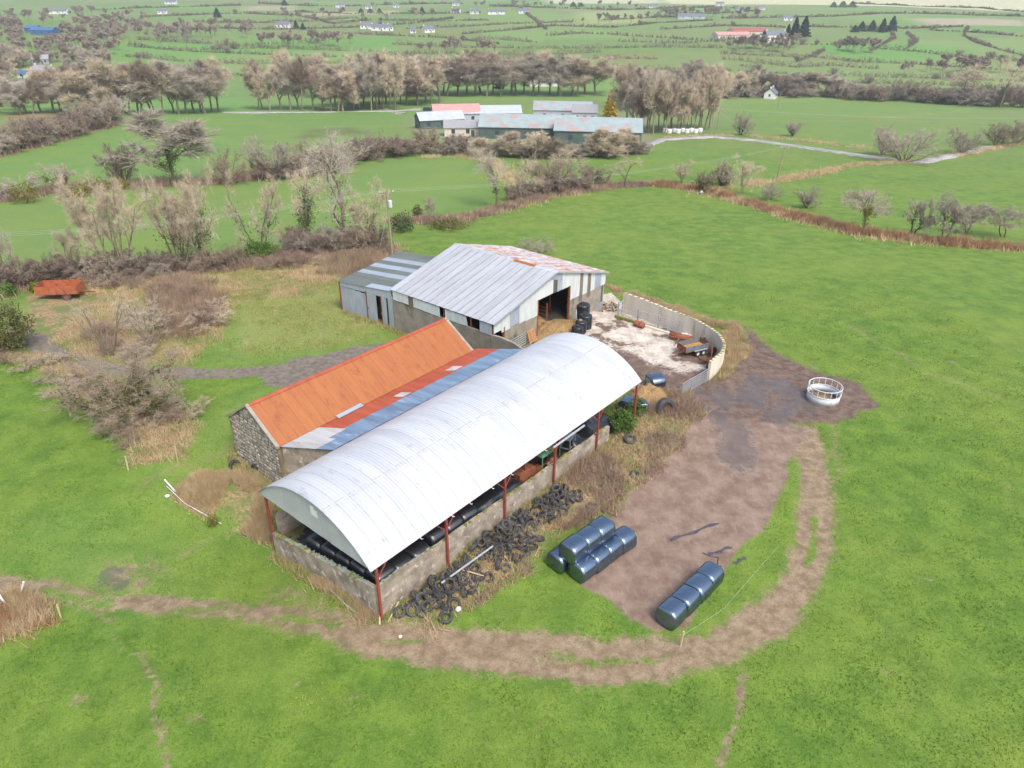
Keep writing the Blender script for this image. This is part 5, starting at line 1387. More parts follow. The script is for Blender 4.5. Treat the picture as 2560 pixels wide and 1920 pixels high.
# --- trees one can tell apart: base x, base y, top y, half width, prototype, label
T = [
 (16, 600, 462, 42, ('crook', 1, 'twig_pale', 'bark', 0), 'pale crooked bare tree at the far end of the lane hedge'),
 (150, 590, 508, 30, ('crook', 2, 'twig_tan', 'bark', 0), 'small bare tree in the lane hedge beyond the rusty trailer'),
 (258, 602, 418, 66, ('fan', 3, 'twig_tan', 'bark', 0), 'tall upright many-stemmed bare tree with fanned branches behind the bramble mound'),
 (395, 588, 412, 62, ('fan', 4, 'twig_tan', 'bark', 900), 'bare tree with several ivy-clad stems over the stream bank'),
 (440, 580, 392, 48, ('crook', 5, 'twig_tan', 'bark', 1600), 'bare tree with a dark ivy trunk beside the several-stemmed one'),
 (566, 558, 388, 52, ('crook', 6, 'twig_tan', 'bark', 500), 'twisted bare tree with bright ivy bush at its foot'),
 (668, 545, 375, 52, ('ash', 7, 'twig_tan', 'bark', 1700), 'leaning bare tree with a thick dark ivy trunk near the power pole'),
 (745, 545, 312, 95, ('ash', 8, 'twig_pale', 'bark', 500), 'largest pale bare tree standing behind the low outhouse'),
 (800, 540, 402, 50, ('crook', 9, 'twig_tan', 'bark', 500), 'bare tree with tangled low branches beside the power pole'),
 (375, 400, 266, 86, ('belt', 60, 'twig_pale', 'bark', 3000), 'big pale-crowned tree full of dark ivy in the middle hedge'),
 (272, 398, 325, 38, ('dome', 11, 'twig_purple', 'bark_dark', 300), 'dark scrubby bush beside the big ivy tree'),
 (496, 398, 330, 46, ('dome', 12, 'twig_brown', 'bark_dark', 0), 'rounded russet bush in the middle hedge'),
 (140, 414, 362, 48, ('thorn', 13, 'twig_grey', 'bark_dark', 1400, 'gorse_leaf'), 'wide thorn tree with yellow-green growth in the middle hedge'),
 (25, 430, 392, 30, ('dome', 14, 'twig_grey', 'bark_dark', 0), 'grey thorn bush beside yellow gorse in the middle hedge'),
 (590, 385, 305, 60, ('dome', 15, 'twig_grey', 'bark_dark', 300), 'grey scrub tree in the middle hedge above the bare stream trees'),
 (660, 375, 308, 52, ('dome', 16, 'twig_brown', 'bark_dark', 0), 'dark brown scrub tree in the middle hedge'),
 (720, 372, 300, 55, ('crook', 17, 'twig_pale', 'bark', 0), 'pale straggly tree in the middle hedge'),
 (790, 345, 292, 48, ('dome', 18, 'twig_purple', 'bark_dark', 0), 'purple-brown scrub at the end of the middle hedge'),
 (850, 332, 295, 45, ('dome', 19, 'twig_brown', 'bark_dark', 0), 'low brown scrub below the far farm buildings'),
 (1072, 446, 328, 58, ('ash', 20, 'twig_pale', 'bark', 500), 'pale spreading bare tree at the corner of two hedges'),
 (1130, 425, 345, 45, ('crook', 21, 'twig_tan', 'bark', 0), 'tangled bare tree beside the pale spreading one'),
 (1188, 418, 335, 52, ('dome', 22, 'twig_purple', 'bark_dark', 300), 'dark purple scrub in the bracken hedge'),
 (1245, 400, 330, 55, ('ash', 23, 'twig_tan', 'bark', 0), 'bare tree with spreading brown twigs in the bracken hedge'),
 (1348, 406, 332, 46, ('ash', 24, 'twig_tan', 'bark_dark', 0), 'forked bare tree at the bend of the bracken hedge'),
 (1470, 402, 348, 26, ('crook', 25, 'twig_tan', 'bark_dark', 0), 'thin bare tree near the hedge corner'),
 (1520, 416, 370, 22, ('dome', 26, 'twig_brown', 'bark_dark', 1100, 'gorse_leaf'), 'olive gorse bush in the bracken hedge'),
 (1560, 402, 350, 30, ('dome', 27, 'twig_grey', 'bark_dark', 1300), 'dark ivy-covered shrub in the bracken hedge'),
 (1605, 420, 345, 30, ('crook', 28, 'twig_tan', 'bark', 0), 'wispy sapling in the bracken hedge'),
 (1662, 432, 398, 24, ('dome', 29, 'twig_grey', 'bark_dark', 0), 'small grey thorn in the bracken hedge near the field pole'),
 (1742, 450, 408, 26, ('dome', 30, 'twig_grey', 'bark_dark', 200), 'round grey thorn standing above the bracken hedge'),
 (1868, 498, 418, 56, ('thorn', 31, 'twig_grey', 'bark', 800, 'gorse_leaf'), 'flat-topped umbrella thorn with yellowish twigs over the bracken'),
 (1968, 512, 436, 32, ('thorn', 32, 'twig_grey', 'bark_dark', 500), 'narrow thorn tree beside a thin ivy stem in the bracken hedge'),
 (2038, 522, 436, 38, ('thorn', 33, 'twig_pale', 'bark', 300, 'olive_leaf'), 'pale thorn tree with two bent trunks in the bracken hedge'),
 (2088, 505, 450, 32, ('thorn', 34, 'twig_grey', 'bark', 400, 'olive_leaf'), 'low thorn with olive lichen beside the pale one'),
 (2165, 512, 458, 42, ('thorn', 35, 'twig_grey', 'bark_dark', 0), 'low spreading thorn at the end of the bracken hedge'),
 (1600, 292, 248, 22, ('dome', 36, 'twig_grey', 'bark_dark', 300), 'round thorn bush beside the two power poles'),
 (1711, 294, 266, 17, ('dome', 37, 'twig_grey', 'bark_dark', 500), 'smaller dark round thorn bush beside the lane'),
 (1950, 350, 290, 58, ('dome', 38, 'twig_grey', 'bark_dark', 200), 'big grey thicket where the lane meets the field gateway'),
 (1905, 335, 284, 32, ('dome', 39, 'twig_tan', 'bark_dark', 700), 'pale bush with dark ivy beside the lane thicket'),
 (2075, 332, 290, 36, ('dome', 40, 'twig_grey', 'bark_dark', 0), 'grey bush beside the wet gateway'),
 (2150, 314, 278, 28, ('dome', 41, 'twig_brown', 'bark_dark', 900), 'dark ivy bush in the hedge beyond the gateway'),
 (2196, 310, 270, 30, ('dome', 42, 'twig_brown', 'bark_dark', 0), 'brown bush at the end of the gateway hedge'),
 (2160, 232, 152, 44, ('ash', 43, 'twig_tan', 'bark', 500), 'tall forked bare tree with ivy above the far hedge'),
 (2065, 225, 158, 38, ('belt', 44, 'twig_tan', 'bark', 0), 'tall pale bare tree behind the far hedge'),
 (290, 900, 785, 126, ('dome', 45, 'twig_brown', 'bark', 3600, 'olive_leaf'), 'wide sprawling bare bush with olive ivy beside the gravel lane'),
 (238, 770, 650, 62, ('wisp', 46, 'twig_pale', 'bark', 0), 'pale wispy sapling thicket on the lane edge'),
 (330, 760, 655, 50, ('wisp', 47, 'twig_pale', 'bark', 0), 'second pale wispy sapling thicket before the bramble mound'),
 (1158, 546, 520, 46, ('dome', 48, 'twig_grey', 'bark_dark', 0), 'low grey bush showing over the cattle shed ridge'),
 (930, 470, 425, 22, ('crook', 49, 'twig_grey', 'bark', 0), 'small pale bush at the hedge end beside the shed field'),
]
for k, (fx, fy, top, half, spec, lb) in enumerate(T):
    p, H, Rx = px_size(fx, fy, top, half)
    kind, seed, tw_, bk, iv = spec[:5]; fy = fy; lf = spec[5] if len(spec) > 5 else 'ivy_leaf'
    far_w = max(1.0, (Vector(p) - cam.location).length / 80)
    pr = proto(kind, seed, tw_, bk, iv, round(H, 2), round(Rx, 2), 1.0, KIND[kind]['tw'] * min(far_w, 2.2), lf, .32 * max(.6, H / 8), 1.0 if far_w < 1.35 else (1.2 if seed == 60 else .7))
    plant(pr, p, H, Rx, 'bush' if kind == 'dome' else 'tree', lb, 'bush' if kind == 'dome' else 'tree')

# --- tangled scrub round the lane
TANGLE = [proto('dome', 140 + s, tw_, 'bark_dark', 0, 2.4, 2.0, .9, .018) for s, tw_ in enumerate(('twig_brown', 'bramble', 'twig_brown', 'twig_tan'))]
def tangle(pts, label, group, hs=(1.2, 2.6)):
    for fx, fy in pts:
        h = RT.uniform(*hs) * .8; plant(RT.choice(TANGLE), AG(fx + RT.uniform(-6, 6), fy + RT.uniform(-4, 4)), h, h * RT.uniform(.95, 1.5), 'bush', label, 'bush', group)
tangle([(RT.uniform(200, 470), RT.uniform(640, 770)) for _ in range(12)], 'tangled bare scrub bush on the bramble mound above the lane', 'scrub on the bramble mound')
tangle([(20, 790), (60, 800), (110, 825), (150, 850), (180, 880), (215, 910), (245, 940), (350, 905), (390, 880), (420, 895), (330, 935), (280, 960), (120, 790), (170, 820), (215, 850)], 'low bare scrub bush on the bank along the gravel lane', 'scrub along the lane bank', (.9, 1.8))
tangle([(560 + i * 34 + RT.uniform(-8, 8), 585 - i * 4) for i in range(9)] + [(200 + i * 36, 622) for i in range(8)], 'low bare scrub bush below the stream trees', 'scrub below the stream trees', (1.0, 2.2))
# --- leafy evergreen shrubs
def leafbush(fx, fy, top, half, leaf, label, name='shrub', n=1800, size=.10, group=None, p=None, H=None, Rx=None):
    if p is None: p, H, Rx = px_size(fx, fy, top, half)
    rs = np.random.default_rng(int(fx * 7 + fy))
    u = rs.normal(size=(n, 3)); u /= np.linalg.norm(u, axis=1)[:, None]
    r = rs.uniform(.25, 1, n) ** .5
    lump = 1 + .28 * np.sin(u[:, 0] * 5 + fx) * np.sin(u[:, 1] * 4.3 + fy) + .15 * np.sin(u[:, 2] * 9)
    c = u * (r * lump)[:, None] * np.array([Rx, Rx, H * .5]) + np.array([0, 0, H * .5])
    c[:, 2] = np.maximum(c[:, 2], .04)
    v, f = leaves_geo(c, size, rs)
    o = empty(name, p, 0, label, 'shrub', group)
    link('foliage', npmesh('foliage', v, f, MATS[leaf]), o)
    st = MB()
    for s in range(4): st.tube([(0.1 * s - .15, 0, -.1), (math.cos(s * 1.7) * Rx * .4, math.sin(s * 1.7) * Rx * .4, H * .6)], [.05, .015], 4)
    st.build('stem', MATS['bark_dark'], o)
    return o
leafbush(22, 758, 686, 52, 'olive_leaf', 'dense olive bush at the mouth of the gravel lane', n=5200, size=.10)
leafbush(560, 562, 527, 32, 'bush_leaf', 'bright green ivy bush at the foot of the twisted tree', n=2600, size=.12)
leafbush(640, 545, 500, 24, 'ivy_leaf', 'dark green shrub beside the leaning ivy tree', n=2000, size=.12)
leafbush(1343, 935, 893, 27, 'bush_leaf', 'bright green leafy shrub at the end of the barn side wall', n=2600, size=.085)
leafbush(1375, 900, 870, 22, 'bush_leaf', 'small green ivy clump beside the straw heap', n=900, size=.08)
leafbush(462, 1138, 1118, 12, 'gorse_leaf', 'small yellow gorse clump beside the white pipe', n=420, size=.05)
leafbush(15, 640, 620, 20, 'bush_leaf', 'green shrub beyond the rusty trailer', n=700, size=.12)
leafbush(82, 632, 615, 16, 'gorse_leaf', 'yellow-green shrub behind the rusty trailer', n=600, size=.11)
leafbush(965, 492, 478, 42, 'olive_leaf', 'low flat green bramble patch at the field edge', n=1600, size=.12)
leafbush(870, 500, 462, 26, 'ivy_leaf', 'dark bush behind the power pole', n=1300, size=.13)
leafbush(902, 470, 446, 10, 'olive_leaf', 'small upright olive bush in the hedge behind the shed', n=600, size=.13)
leafbush(1560, 400, 362, 22, 'olive_leaf', 'olive shrub tangled with the dark ivy one', n=900, size=.15)
leafbush(60, 438, 405, 24, 'gorse_leaf', 'yellow gorse beside the grey thorn bush', n=900, size=.14)
for i, (fx, fy, tp, hf) in enumerate(((210, 415, 392, 26), (165, 425, 408, 22), (258, 408, 392, 24), (1880, 212, 205, 16), (1935, 215, 206, 18), (1830, 216, 208, 14), (1790, 210, 202, 16), (2185, 222, 214, 14))):
    leafbush(fx, fy, tp, hf, 'gorse_leaf', 'dark yellowish gorse clump along a field hedge', n=700, size=.2, group='gorse clumps in the hedges')
# conifers
def conifer(fx, fy, top, half, leaf, label, group=None):
    p, H, Rx = px_size(fx, fy, top, half); rs = np.random.default_rng(int(fx)); n = 1500
    h = rs.uniform(.05, 1, n) ** 1.1; a = rs.uniform(0, 6.28, n); r = (1 - h) ** .75 * rs.uniform(.45, 1.05, n) * (1 + .18 * np.sin(h * 40))
    c = np.stack([np.cos(a) * r * Rx, np.sin(a) * r * Rx, h * H], 1)
    v, f = leaves_geo(c, max(.22, H * .05), rs)
    o = empty('conifer', p, 0, label, 'tree', group)
    link('crown', npmesh('crown', v, f, MATS[leaf]), o); MB().tube([(0, 0, -.2), (0, 0, H * .85)], [H * .02, .03], 6).build('trunk', MATS['bark_dark'], o)
conifer(1317, 252, 203, 14, 'gold_leaf', 'golden yellow conifer beside the far farm buildings')
conifer(1079, 192, 148, 9, 'conifer_leaf', 'narrow dark conifer in the tree belt')
for i, (fx, fy, tp, hf) in enumerate(((1715, 82, 48, 10), (1735, 80, 46, 12), (1700, 84, 60, 8), (1648, 92, 72, 10), (1625, 92, 76, 10), (1860, 68, 52, 10), (1882, 68, 50, 10), (1905, 70, 48, 9), (1925, 68, 44, 10), (1845, 70, 58, 9), (1820, 16, 6, 10), (1840, 16, 6, 10), (1800, 16, 7, 8), (895, 28, 18, 6), (912, 30, 18, 7), (780, 28, 20, 7), (800, 28, 20, 8), (820, 28, 20, 7), (1238, 15, 6, 8), (1255, 15, 7, 8), (640, 62, 48, 6), (655, 64, 52, 5), (615, 12, 2, 8), (470, 38, 22, 8), (1525, 172, 158, 14), (1510, 172, 160, 10), (1540, 172, 162, 9))):
    conifer(fx, fy, tp, hf, 'conifer_leaf', 'dark conifer in a clump among the far fields', 'dark conifers far off')

# --- belts and woods of bare trees
BELT = [proto('belt', 100 + s, tw_, 'bark', 0, 10.0, 3.8, 1.1, .045) for s, tw_ in enumerate(('twig_tan', 'twig_tan', 'twig_grey', 'twig_brown', 'twig_pale', 'twig_tan'))]
SCRUB = [proto('dome', 120 + s, tw_, 'bark_dark', 0, 4.0, 3.0, 1.0, .05) for s, tw_ in enumerate(('twig_purple', 'twig_brown', 'twig_grey', 'twig_purple'))]
def belt(pts, n, hpx, wpx, label, group, protos=BELT, jit=6, name='tree', cat='tree', rnd=.25):
    seg = [math.hypot(b[0] - a[0], b[1] - a[1]) for a, b in zip(pts[:-1], pts[1:])]; tot = sum(seg)
    for i in range(n):
        s = (i + RT.uniform(.1, .9)) / n * tot; j = 0
        while j < len(seg) - 1 and s > seg[j]: s -= seg[j]; j += 1
        t = s / seg[j]; fx = pts[j][0] + (pts[j + 1][0] - pts[j][0]) * t; fy = pts[j][1] + (pts[j + 1][1] - pts[j][1]) * t + RT.uniform(-jit, jit) * .5
        h = hpx * RT.uniform(1 - rnd, 1 + rnd); p, H, Rx = px_size(fx, fy, fy - h, wpx * RT.uniform(.8, 1.25))
        plant(RT.choice(protos), p, H, Rx, name, label, cat, group)
belt([(130, 246), (300, 246), (480, 244)], 24, 80, 34, 'bare brown tree in the row above the lane', 'tree row above the lane')
belt([(40, 248), (140, 240)], 5, 62, 30, 'bare brown tree at the wood edge by the lane', 'wood edge trees')
belt([(545, 238), (720, 240), (860, 236)], 18, 88, 30, 'tall bare tree with open trunk in the belt behind the far farm', 'tree belt behind the far farm')
belt([(700, 212), (900, 205), (1100, 205), (1290, 205)], 36, 68, 38, 'dense bare tree in the long belt behind the far farm', 'long tree belt')
belt([(720, 228), (880, 226), (960, 222)], 14, 74, 36, 'bare tree in the front of the belt beside the far farm', 'front of the tree belt')
belt([(1345, 270), (1400, 285), (1470, 282), (1535, 270)], 24, 104, 26, 'tall straight bare tree in the grove by the lane', 'grove by the lane', jit=16, rnd=.18)
belt([(1350, 235), (1440, 228), (1530, 225)], 14, 66, 32, 'bare tree at the back of the grove by the lane', 'back of the grove', jit=10)
belt([(1560, 212), (1650, 205), (1800, 200)], 14, 42, 24, 'bare tree behind the white cottage', 'trees behind the cottage')
belt([(1800, 212), (1950, 218), (2212, 232)], 20, 30, 26, 'grey scrub bush in the hedge below the far trees', 'scrub hedge beyond the field', SCRUB, name='bush', cat='bush')
belt([(1560, 212), (1700, 208), (1800, 210)], 14, 20, 20, 'brown scrub bush beside the white cottage', 'scrub by the cottage', SCRUB, name='bush', cat='bush')
belt([(-10, 335), (60, 318), (130, 300), (255, 262)], 22, 38, 30, 'purple-brown scrub bush in the hedge running up to the lane', 'purple scrub hedge', SCRUB, name='bush', cat='bush')
belt([(560, 392), (700, 372), (800, 345), (900, 332), (1000, 330)], 16, 40, 34, 'brown scrub bush filling the middle hedge', 'scrub in the middle hedge', SCRUB, name='bush', cat='bush')
belt([(960, 332), (1100, 338), (1250, 340), (1400, 332)], 20, 26, 30, 'tan scrub bush below the far farmyard', 'scrub below the far farmyard', SCRUB, name='bush', cat='bush')
belt([(1010, 338), (1200, 345), (1400, 336)], 7, 48, 30, 'bare tree below the far farmyard', 'trees below the far farmyard')
belt([(1090, 440), (1180, 420), (1290, 402)], 9, 34, 28, 'dark scrub bush filling the bracken hedge', 'scrub in the bracken hedge', SCRUB, name='bush', cat='bush')
belt([(-10, 628), (110, 610), (240, 605), (420, 590), (520, 575)], 18, 42, 34, 'dark tangled scrub under the lane hedge trees', 'scrub under the lane trees', SCRUB, name='bush', cat='bush')
belt([(620, 555), (760, 548), (830, 535)], 9, 52, 34, 'tangled grey scrub behind the low outhouse', 'scrub behind the outhouse', SCRUB, name='bush', cat='bush')
# the wooded side of the valley
woods = [(-20, 18, 330, 55, 95), (-20, 55, 260, 95, 110), (-20, 95, 250, 150, 100), (-20, 150, 170, 205, 56), (-20, 205, 60, 235, 14), (150, 50, 420, 80, 48), (330, 45, 560, 70, 34), (120, 150, 290, 205, 40), (560, 76, 760, 90, 22), (1560, 88, 1720, 100, 26), (1250, 30, 1420, 40, 14), (900, 92, 1100, 104, 14), (1420, 18, 1640, 26, 34), (1800, 92, 1900, 104, 10), (1950, 138, 2212, 150, 22), (1480, 152, 1560, 166, 10), (600, 20, 1000, 32, 20), (1000, 0, 1400, 10, 20)]
FARW = []
for s_ in range(4):
    (bv, bf), (cv, cf), _b = grow_tree(160 + s_, 9.0, 3.8, 'belt', .8, .55)
    pick = np.random.default_rng(s_).choice(np.arange(len(cv) // 3 // 2, len(cv) // 3), 620, replace=False) * 3; pick = (pick[:, None] + np.arange(3)).ravel() + len(cv) % 3
    FARW.append((np.concatenate([bv, cv[pick]]), np.concatenate([bf, np.arange(1860).reshape(-1, 3) + len(bv)])))
spots = []
for (x0, y0, x1, y1, n) in woods:
    for i in range(n):
        fx, fy = RT.uniform(x0, x1), RT.uniform(y0, y1) + 14
        if (55 < fx < 135 and 60 < fy < 100) or (40 < fx < 150 and 150 < fy < 200) or (30 < fx < 95 and 200 < fy < 230): continue
        spots.append((fy, fx))
spots = [(a if b < 560 else -abs(a), b) for a, b in spots]; spots.sort(reverse=True); spots = [(abs(a), b) for a, b in spots]; wv, wf, off = [], [], 0
for i, (fy, fx) in enumerate(spots):
    p = AG(fx, fy); h = RT.uniform(6, 11)
    if i < 120: plant(RT.choice(BELT), p, h, h * RT.uniform(.38, .5), 'tree', 'bare grey-brown tree in the wooded side of the valley', 'tree', 'valley woodland')
    else:
        v, f = RT.choice(FARW); a = RT.uniform(0, 6.28); k = h / 9
        v = np.column_stack([(v[:, 0] * math.cos(a) - v[:, 1] * math.sin(a)) * k + p.x, (v[:, 0] * math.sin(a) + v[:, 1] * math.cos(a)) * k + p.y, v[:, 2] * k + p.z])
        wv.append(v); wf.append(f + off); off += len(v)
tag(link('woodland', npmesh('woodland', np.concatenate(wv), np.concatenate(wf), MATS['far_wood'])), 'mass of bare trees farther up the wooded valley side', 'woodland', kind='stuff')

# --- far hedgerows: scrub along field edges
def hedgerow(pts, h, w, label, seed, mt='far_scrub', gap=.25, step=2.5):
    P_ = np.array([A(*q)[:2] for q in pts]); rs = np.random.default_rng(seed); V_ = []
    L = np.linalg.norm(np.diff(P_, axis=0), axis=1); c = np.concatenate([[0], np.cumsum(L)]); s = 0.0
    while s < c[-1]:
        x, y = np.interp(s, c, P_[:, 0]), np.interp(s, c, P_[:, 1]); d = math.hypot(x, y); px = d / 723
        big = float(vnoise(np.array([x]), np.array([y]), 22, seed)[0]); s += step * rs.uniform(.5, 1.2) * (1.0 if big > gap else 1.7)
        r = w * rs.uniform(.5, 1.15) * (.6 + .7 * big); hh = h * rs.uniform(.45, 1.1) * (.45 + .85 * big)
        n = int(26 + 26 * big); u = rs.normal(size=(n, 3)); u /= np.linalg.norm(u, axis=1)[:, None]; u[:, 2] = np.abs(u[:, 2])
        q = u * rs.uniform(.45, 1.05, (n, 1)) * np.array([r, r, hh]) + np.array([x + rs.normal() * w * .2, y + rs.normal() * w * .2, zf(x, y)])
        V_.append(leaves_geo(q, min(max(.34, px * .45), r * .5), rs)[0])
    v = np.concatenate(V_); f = np.arange(len(v)).reshape(-1, 4)
    o = link('hedge', npmesh('hedge', v, f, MATS[mt])); tag(o, label, 'hedge', 'hedgerows dividing the far fields')
HR = [
 [(440, 108), (560, 104), (700, 108), (860, 116), (1000, 118), (1200, 118), (1300, 112)], [(270, 122), (400, 134), (520, 138), (700, 138), (900, 134), (1100, 138)], [(300, 86), (400, 92), (520, 100), (640, 92), (760, 84)],
 [(850, 96), (980, 102), (1100, 104), (1200, 105), (1320, 104), (1450, 102), (1560, 104)], [(860, 128), (1000, 132), (1160, 128), (1280, 136)], [(1000, 74), (1100, 66), (1200, 56), (1320, 60), (1420, 50), (1540, 44)], [(1180, 78), (1260, 72), (1400, 80), (1540, 90), (1640, 96)],
 [(1290, 148), (1400, 150), (1480, 150), (1560, 152), (1700, 160)], [(1560, 116), (1680, 122), (1760, 124), (1850, 134), (1960, 138), (2080, 146), (2220, 156)], [(1880, 104), (1980, 112), (2080, 124), (2220, 134)], [(2090, 58), (2082, 78), (2110, 92), (2160, 108), (2220, 124)],
 [(1925, 68), (1930, 84), (1895, 104), (1880, 110)], [(1560, 128), (1640, 136), (1720, 146), (1800, 142), (1900, 150)], [(1700, 178), (1850, 180), (2000, 182), (2220, 192)], [(1720, 162), (1900, 166), (2060, 172), (2212, 176)],
 [(1560, 40), (1700, 38), (1800, 36), (1900, 30), (2000, 30), (2120, 34), (2220, 36)], [(1720, 58), (1850, 60), (1960, 62), (2080, 58)], [(1430, 64), (1560, 56), (1660, 58), (1740, 62)], [(1060, 14), (1200, 18), (1330, 22), (1480, 16), (1600, 18)], [(640, 26), (760, 30), (900, 30), (1040, 28)],
 [(330, 60), (480, 62), (620, 64), (760, 60), (900, 50), (980, 40)], [(540, 30), (640, 34), (720, 52), (800, 44)], [(330, 36), (480, 30), (560, 30)], [(200, 22), (360, 16), (520, 12)], [(560, 8), (720, 14), (860, 10), (1000, 8)], [(1840, 8), (1980, 14), (2120, 18), (2220, 26)],
 [(1440, 152), (1460, 170), (1450, 185)], [(1780, 110), (1740, 128), (1720, 134)], [(1120, 14), (1150, 40), (1180, 64)], [(1440, 28), (1540, 30), (1640, 24)], [(980, 90), (1060, 84), (1160, 92)], [(240, 168), (330, 160), (420, 158), (520, 164)], [(1100, 128), (1240, 126), (1420, 128)],
 [(280, 100), (420, 112), (560, 118), (700, 124), (860, 122)], [(700, 70), (820, 76), (960, 82), (1080, 96)], [(880, 62), (1000, 58), (1100, 52), (1240, 48)], [(1340, 90), (1480, 94), (1600, 84), (1700, 92)], [(1960, 72), (1980, 90), (1960, 104)], [(2010, 66), (2100, 70), (2220, 80)], [(1730, 96), (1820, 98), (1900, 92)],
 [(1300, 44), (1380, 40), (1480, 36)], [(420, 48), (560, 50), (680, 46), (780, 38)], [(1600, 142), (1640, 152), (1600, 166)], [(1900, 196), (2060, 196), (2212, 204)], [(820, 44), (940, 46), (1060, 44)],
]
HLAB = {0: 'thick bushy hedgerow crossing the fields beyond the long tree belt', 1: 'thick dark hedgerow just behind the tops of the tree row', 5: 'hedgerow climbing the far slope below the white houses', 10: 'winding hedgerow running down from the tan strip field', 11: 'short bushy hedgerow running down from the clump of dark conifers', 8: 'long hedgerow in the fields below the large white house', 13: 'thin hedgerow in the field behind the far scrub hedge', 3: 'long hedgerow beyond the rough brown patch of field', 20: 'hedgerow running past the low white bungalow', 15: 'hedgerow along the foot of the pale sunlit hill'}
for i, pts in enumerate(HR):
    hedgerow(pts, 5.2 if i in (0, 1, 4, 2) else (3.2 if i % 3 else 4.0), 2.6 if i in (0, 1, 4, 2) else 1.9, HLAB.get(i, 'dark scrubby hedgerow dividing the far green fields'), 200 + i, gap=.25 if i % 2 else .4)
# single bushes in the far hedges
for i in range(85):
    pts = RT.choice(HR); j = RT.randrange(len(pts) - 1); t = RT.random()
    fx = pts[j][0] + (pts[j + 1][0] - pts[j][0]) * t; fy = pts[j][1] + (pts[j + 1][1] - pts[j][1]) * t
    if not (0 < fx < 2212): continue
    h = RT.uniform(2.6, 5.6)
    plant(RT.choice(SCRUB), AG(fx, fy), h, h * RT.uniform(.55, .8), 'bush', 'bare rounded bush in a far hedgerow', 'bush', 'bushes in the far hedgerows')

# --- undergrowth and grass
def scatter_blades(name, label, xy, per, h, w, mt, lean=.5, seed=1, sp=.12, z=None):
    rs = np.random.default_rng(seed); n = len(xy) * per
    base = np.repeat(xy, per, 0) + rs.normal(size=(n, 2)) * sp
    zz = gz(base[:, 0], base[:, 1]) - .02
    hh = rs.uniform(h[0], h[1], n) * (.55 + .9 * vnoise(base[:, 0], base[:, 1], 1.3, seed + 5)); a = rs.uniform(0, 6.28, n); le = rs.uniform(0, lean, n)
    p = np.column_stack([base, zz]); q = p + np.column_stack([np.cos(a) * le * hh, np.sin(a) * le * hh, hh * (1 - .35 * le)])
    v, f = blades_geo(p, q, rs.uniform(w[0], w[1], n), rs)
    return tag(link(name, npmesh(name, v, f, MATS[mt])), label, name.split('_')[-1], kind='stuff')
def fill(polys, n, seed, mask=None, lim=None):
    rs = np.random.default_rng(seed); out = []
    for P_ in polys:
        a = np.array(P_); lo, hi = a.min(0), a.max(0)
        m = rs.uniform(lo, hi, (n, 2)); d = inpoly(P_, m[:, 0] + (vnoise(m[:, 0], m[:, 1], 1.7, seed) - .5) * 1.6, m[:, 1]) > 0
        out.append(m[d])
    return np.concatenate(out)
def along(pts, n, w, seed):
    rs = np.random.default_rng(seed); P_ = np.array(pts); L = np.linalg.norm(np.diff(P_, axis=0), axis=1); c = np.concatenate([[0], np.cumsum(L)])
    s = rs.uniform(0, c[-1], n); x = np.interp(s, c, P_[:, 0]); y = np.interp(s, c, P_[:, 1])
    o = np.column_stack([x, y]) + rs.normal(size=(n, 2)) * (w * (.5 + vnoise(x, y, 5, seed + 1)))[:, None]
    return o[vnoise(o[:, 0], o[:, 1], 2.4, seed + 2) > .30]
bank = fill([ROUGH[0]], 16000, 3); bank = bank[vnoise(bank[:, 0], bank[:, 1], 1.6, 9) > .22]
loc = np.array([[(Vector((*p, 0)) - DB.o).dot(DB.d), (Vector((*p, 0)) - DB.o).dot(DB.g)] for p in bank]); kp = (loc[:, 1] < -.15) | (loc[:, 0] > 24.5); bank, loc = bank[kp], loc[kp]
tz = (loc[:, 0] < 15.0) & (loc[:, 1] > -3.0); kp = ~tz | (np.random.default_rng(8).uniform(0, 1, len(bank)) < .38); bank, tz = bank[kp], tz[kp]
scatter_blades('dry_grass', 'dry straw coloured grass on the bank between barn wall and pad', bank, 5, (.2, .6), (.02, .05), 'dry_grass', .9, 4)
tb = np.array([tuple(DB.w(x, y)[:2]) for x, y in zip(np.random.default_rng(5).uniform(.5, 15, 330), np.random.default_rng(6).uniform(-3.4, -.4, 330))])
scatter_blades('dry_grass', 'straw coloured grass growing up through the tyres', tb, 5, (.25, .7), (.02, .05), 'dry_grass', .9, 44)
b2 = bank[(vnoise(bank[:, 0], bank[:, 1], 2.6, 77) > .40) & ~tz]
scatter_blades('bramble_undergrowth', 'reddish bramble stems tangled on the bank beside the barn', b2, 6, (.35, .95), (.02, .04), 'bramble', 1.2, 5)
md = fill([ROUGH[1]], 26000, 6); md = md[~((md[:, 0] < -41) & (md[:, 1] < 70))]
MB1 = fpoly([(310, 650), (350, 615), (420, 605), (490, 640), (488, 700), (430, 742), (360, 740), (310, 705)]); MB2 = fpoly([(670, 575), (750, 540), (860, 540), (862, 590), (760, 606), (690, 602)])
br = np.concatenate([fill([MB1], 8000, 61), fill([MB2], 5000, 62)]); br = br[np.maximum(inpoly(MB1, br[:, 0], br[:, 1]), inpoly(MB2, br[:, 0], br[:, 1])) > 2.6 * vnoise(br[:, 0], br[:, 1], 1.3, 63) - .2]
scatter_blades('bramble_undergrowth', 'purplish brown bramble mound above the lane and behind the outhouse', br[::2], 6, (.5, 1.5), (.02, .045), 'bramble', .9, 7, .3)
scatter_blades('bramble_undergrowth', 'paler dead stems standing through the bramble mound', br[1::3], 5, (.4, 1.6), (.02, .04), 'dry_grass', .6, 71, .3)
keep = (inpoly(MB1, md[:, 0], md[:, 1]) < .5) & (inpoly(MB2, md[:, 0], md[:, 1]) < .5); md = md[keep]
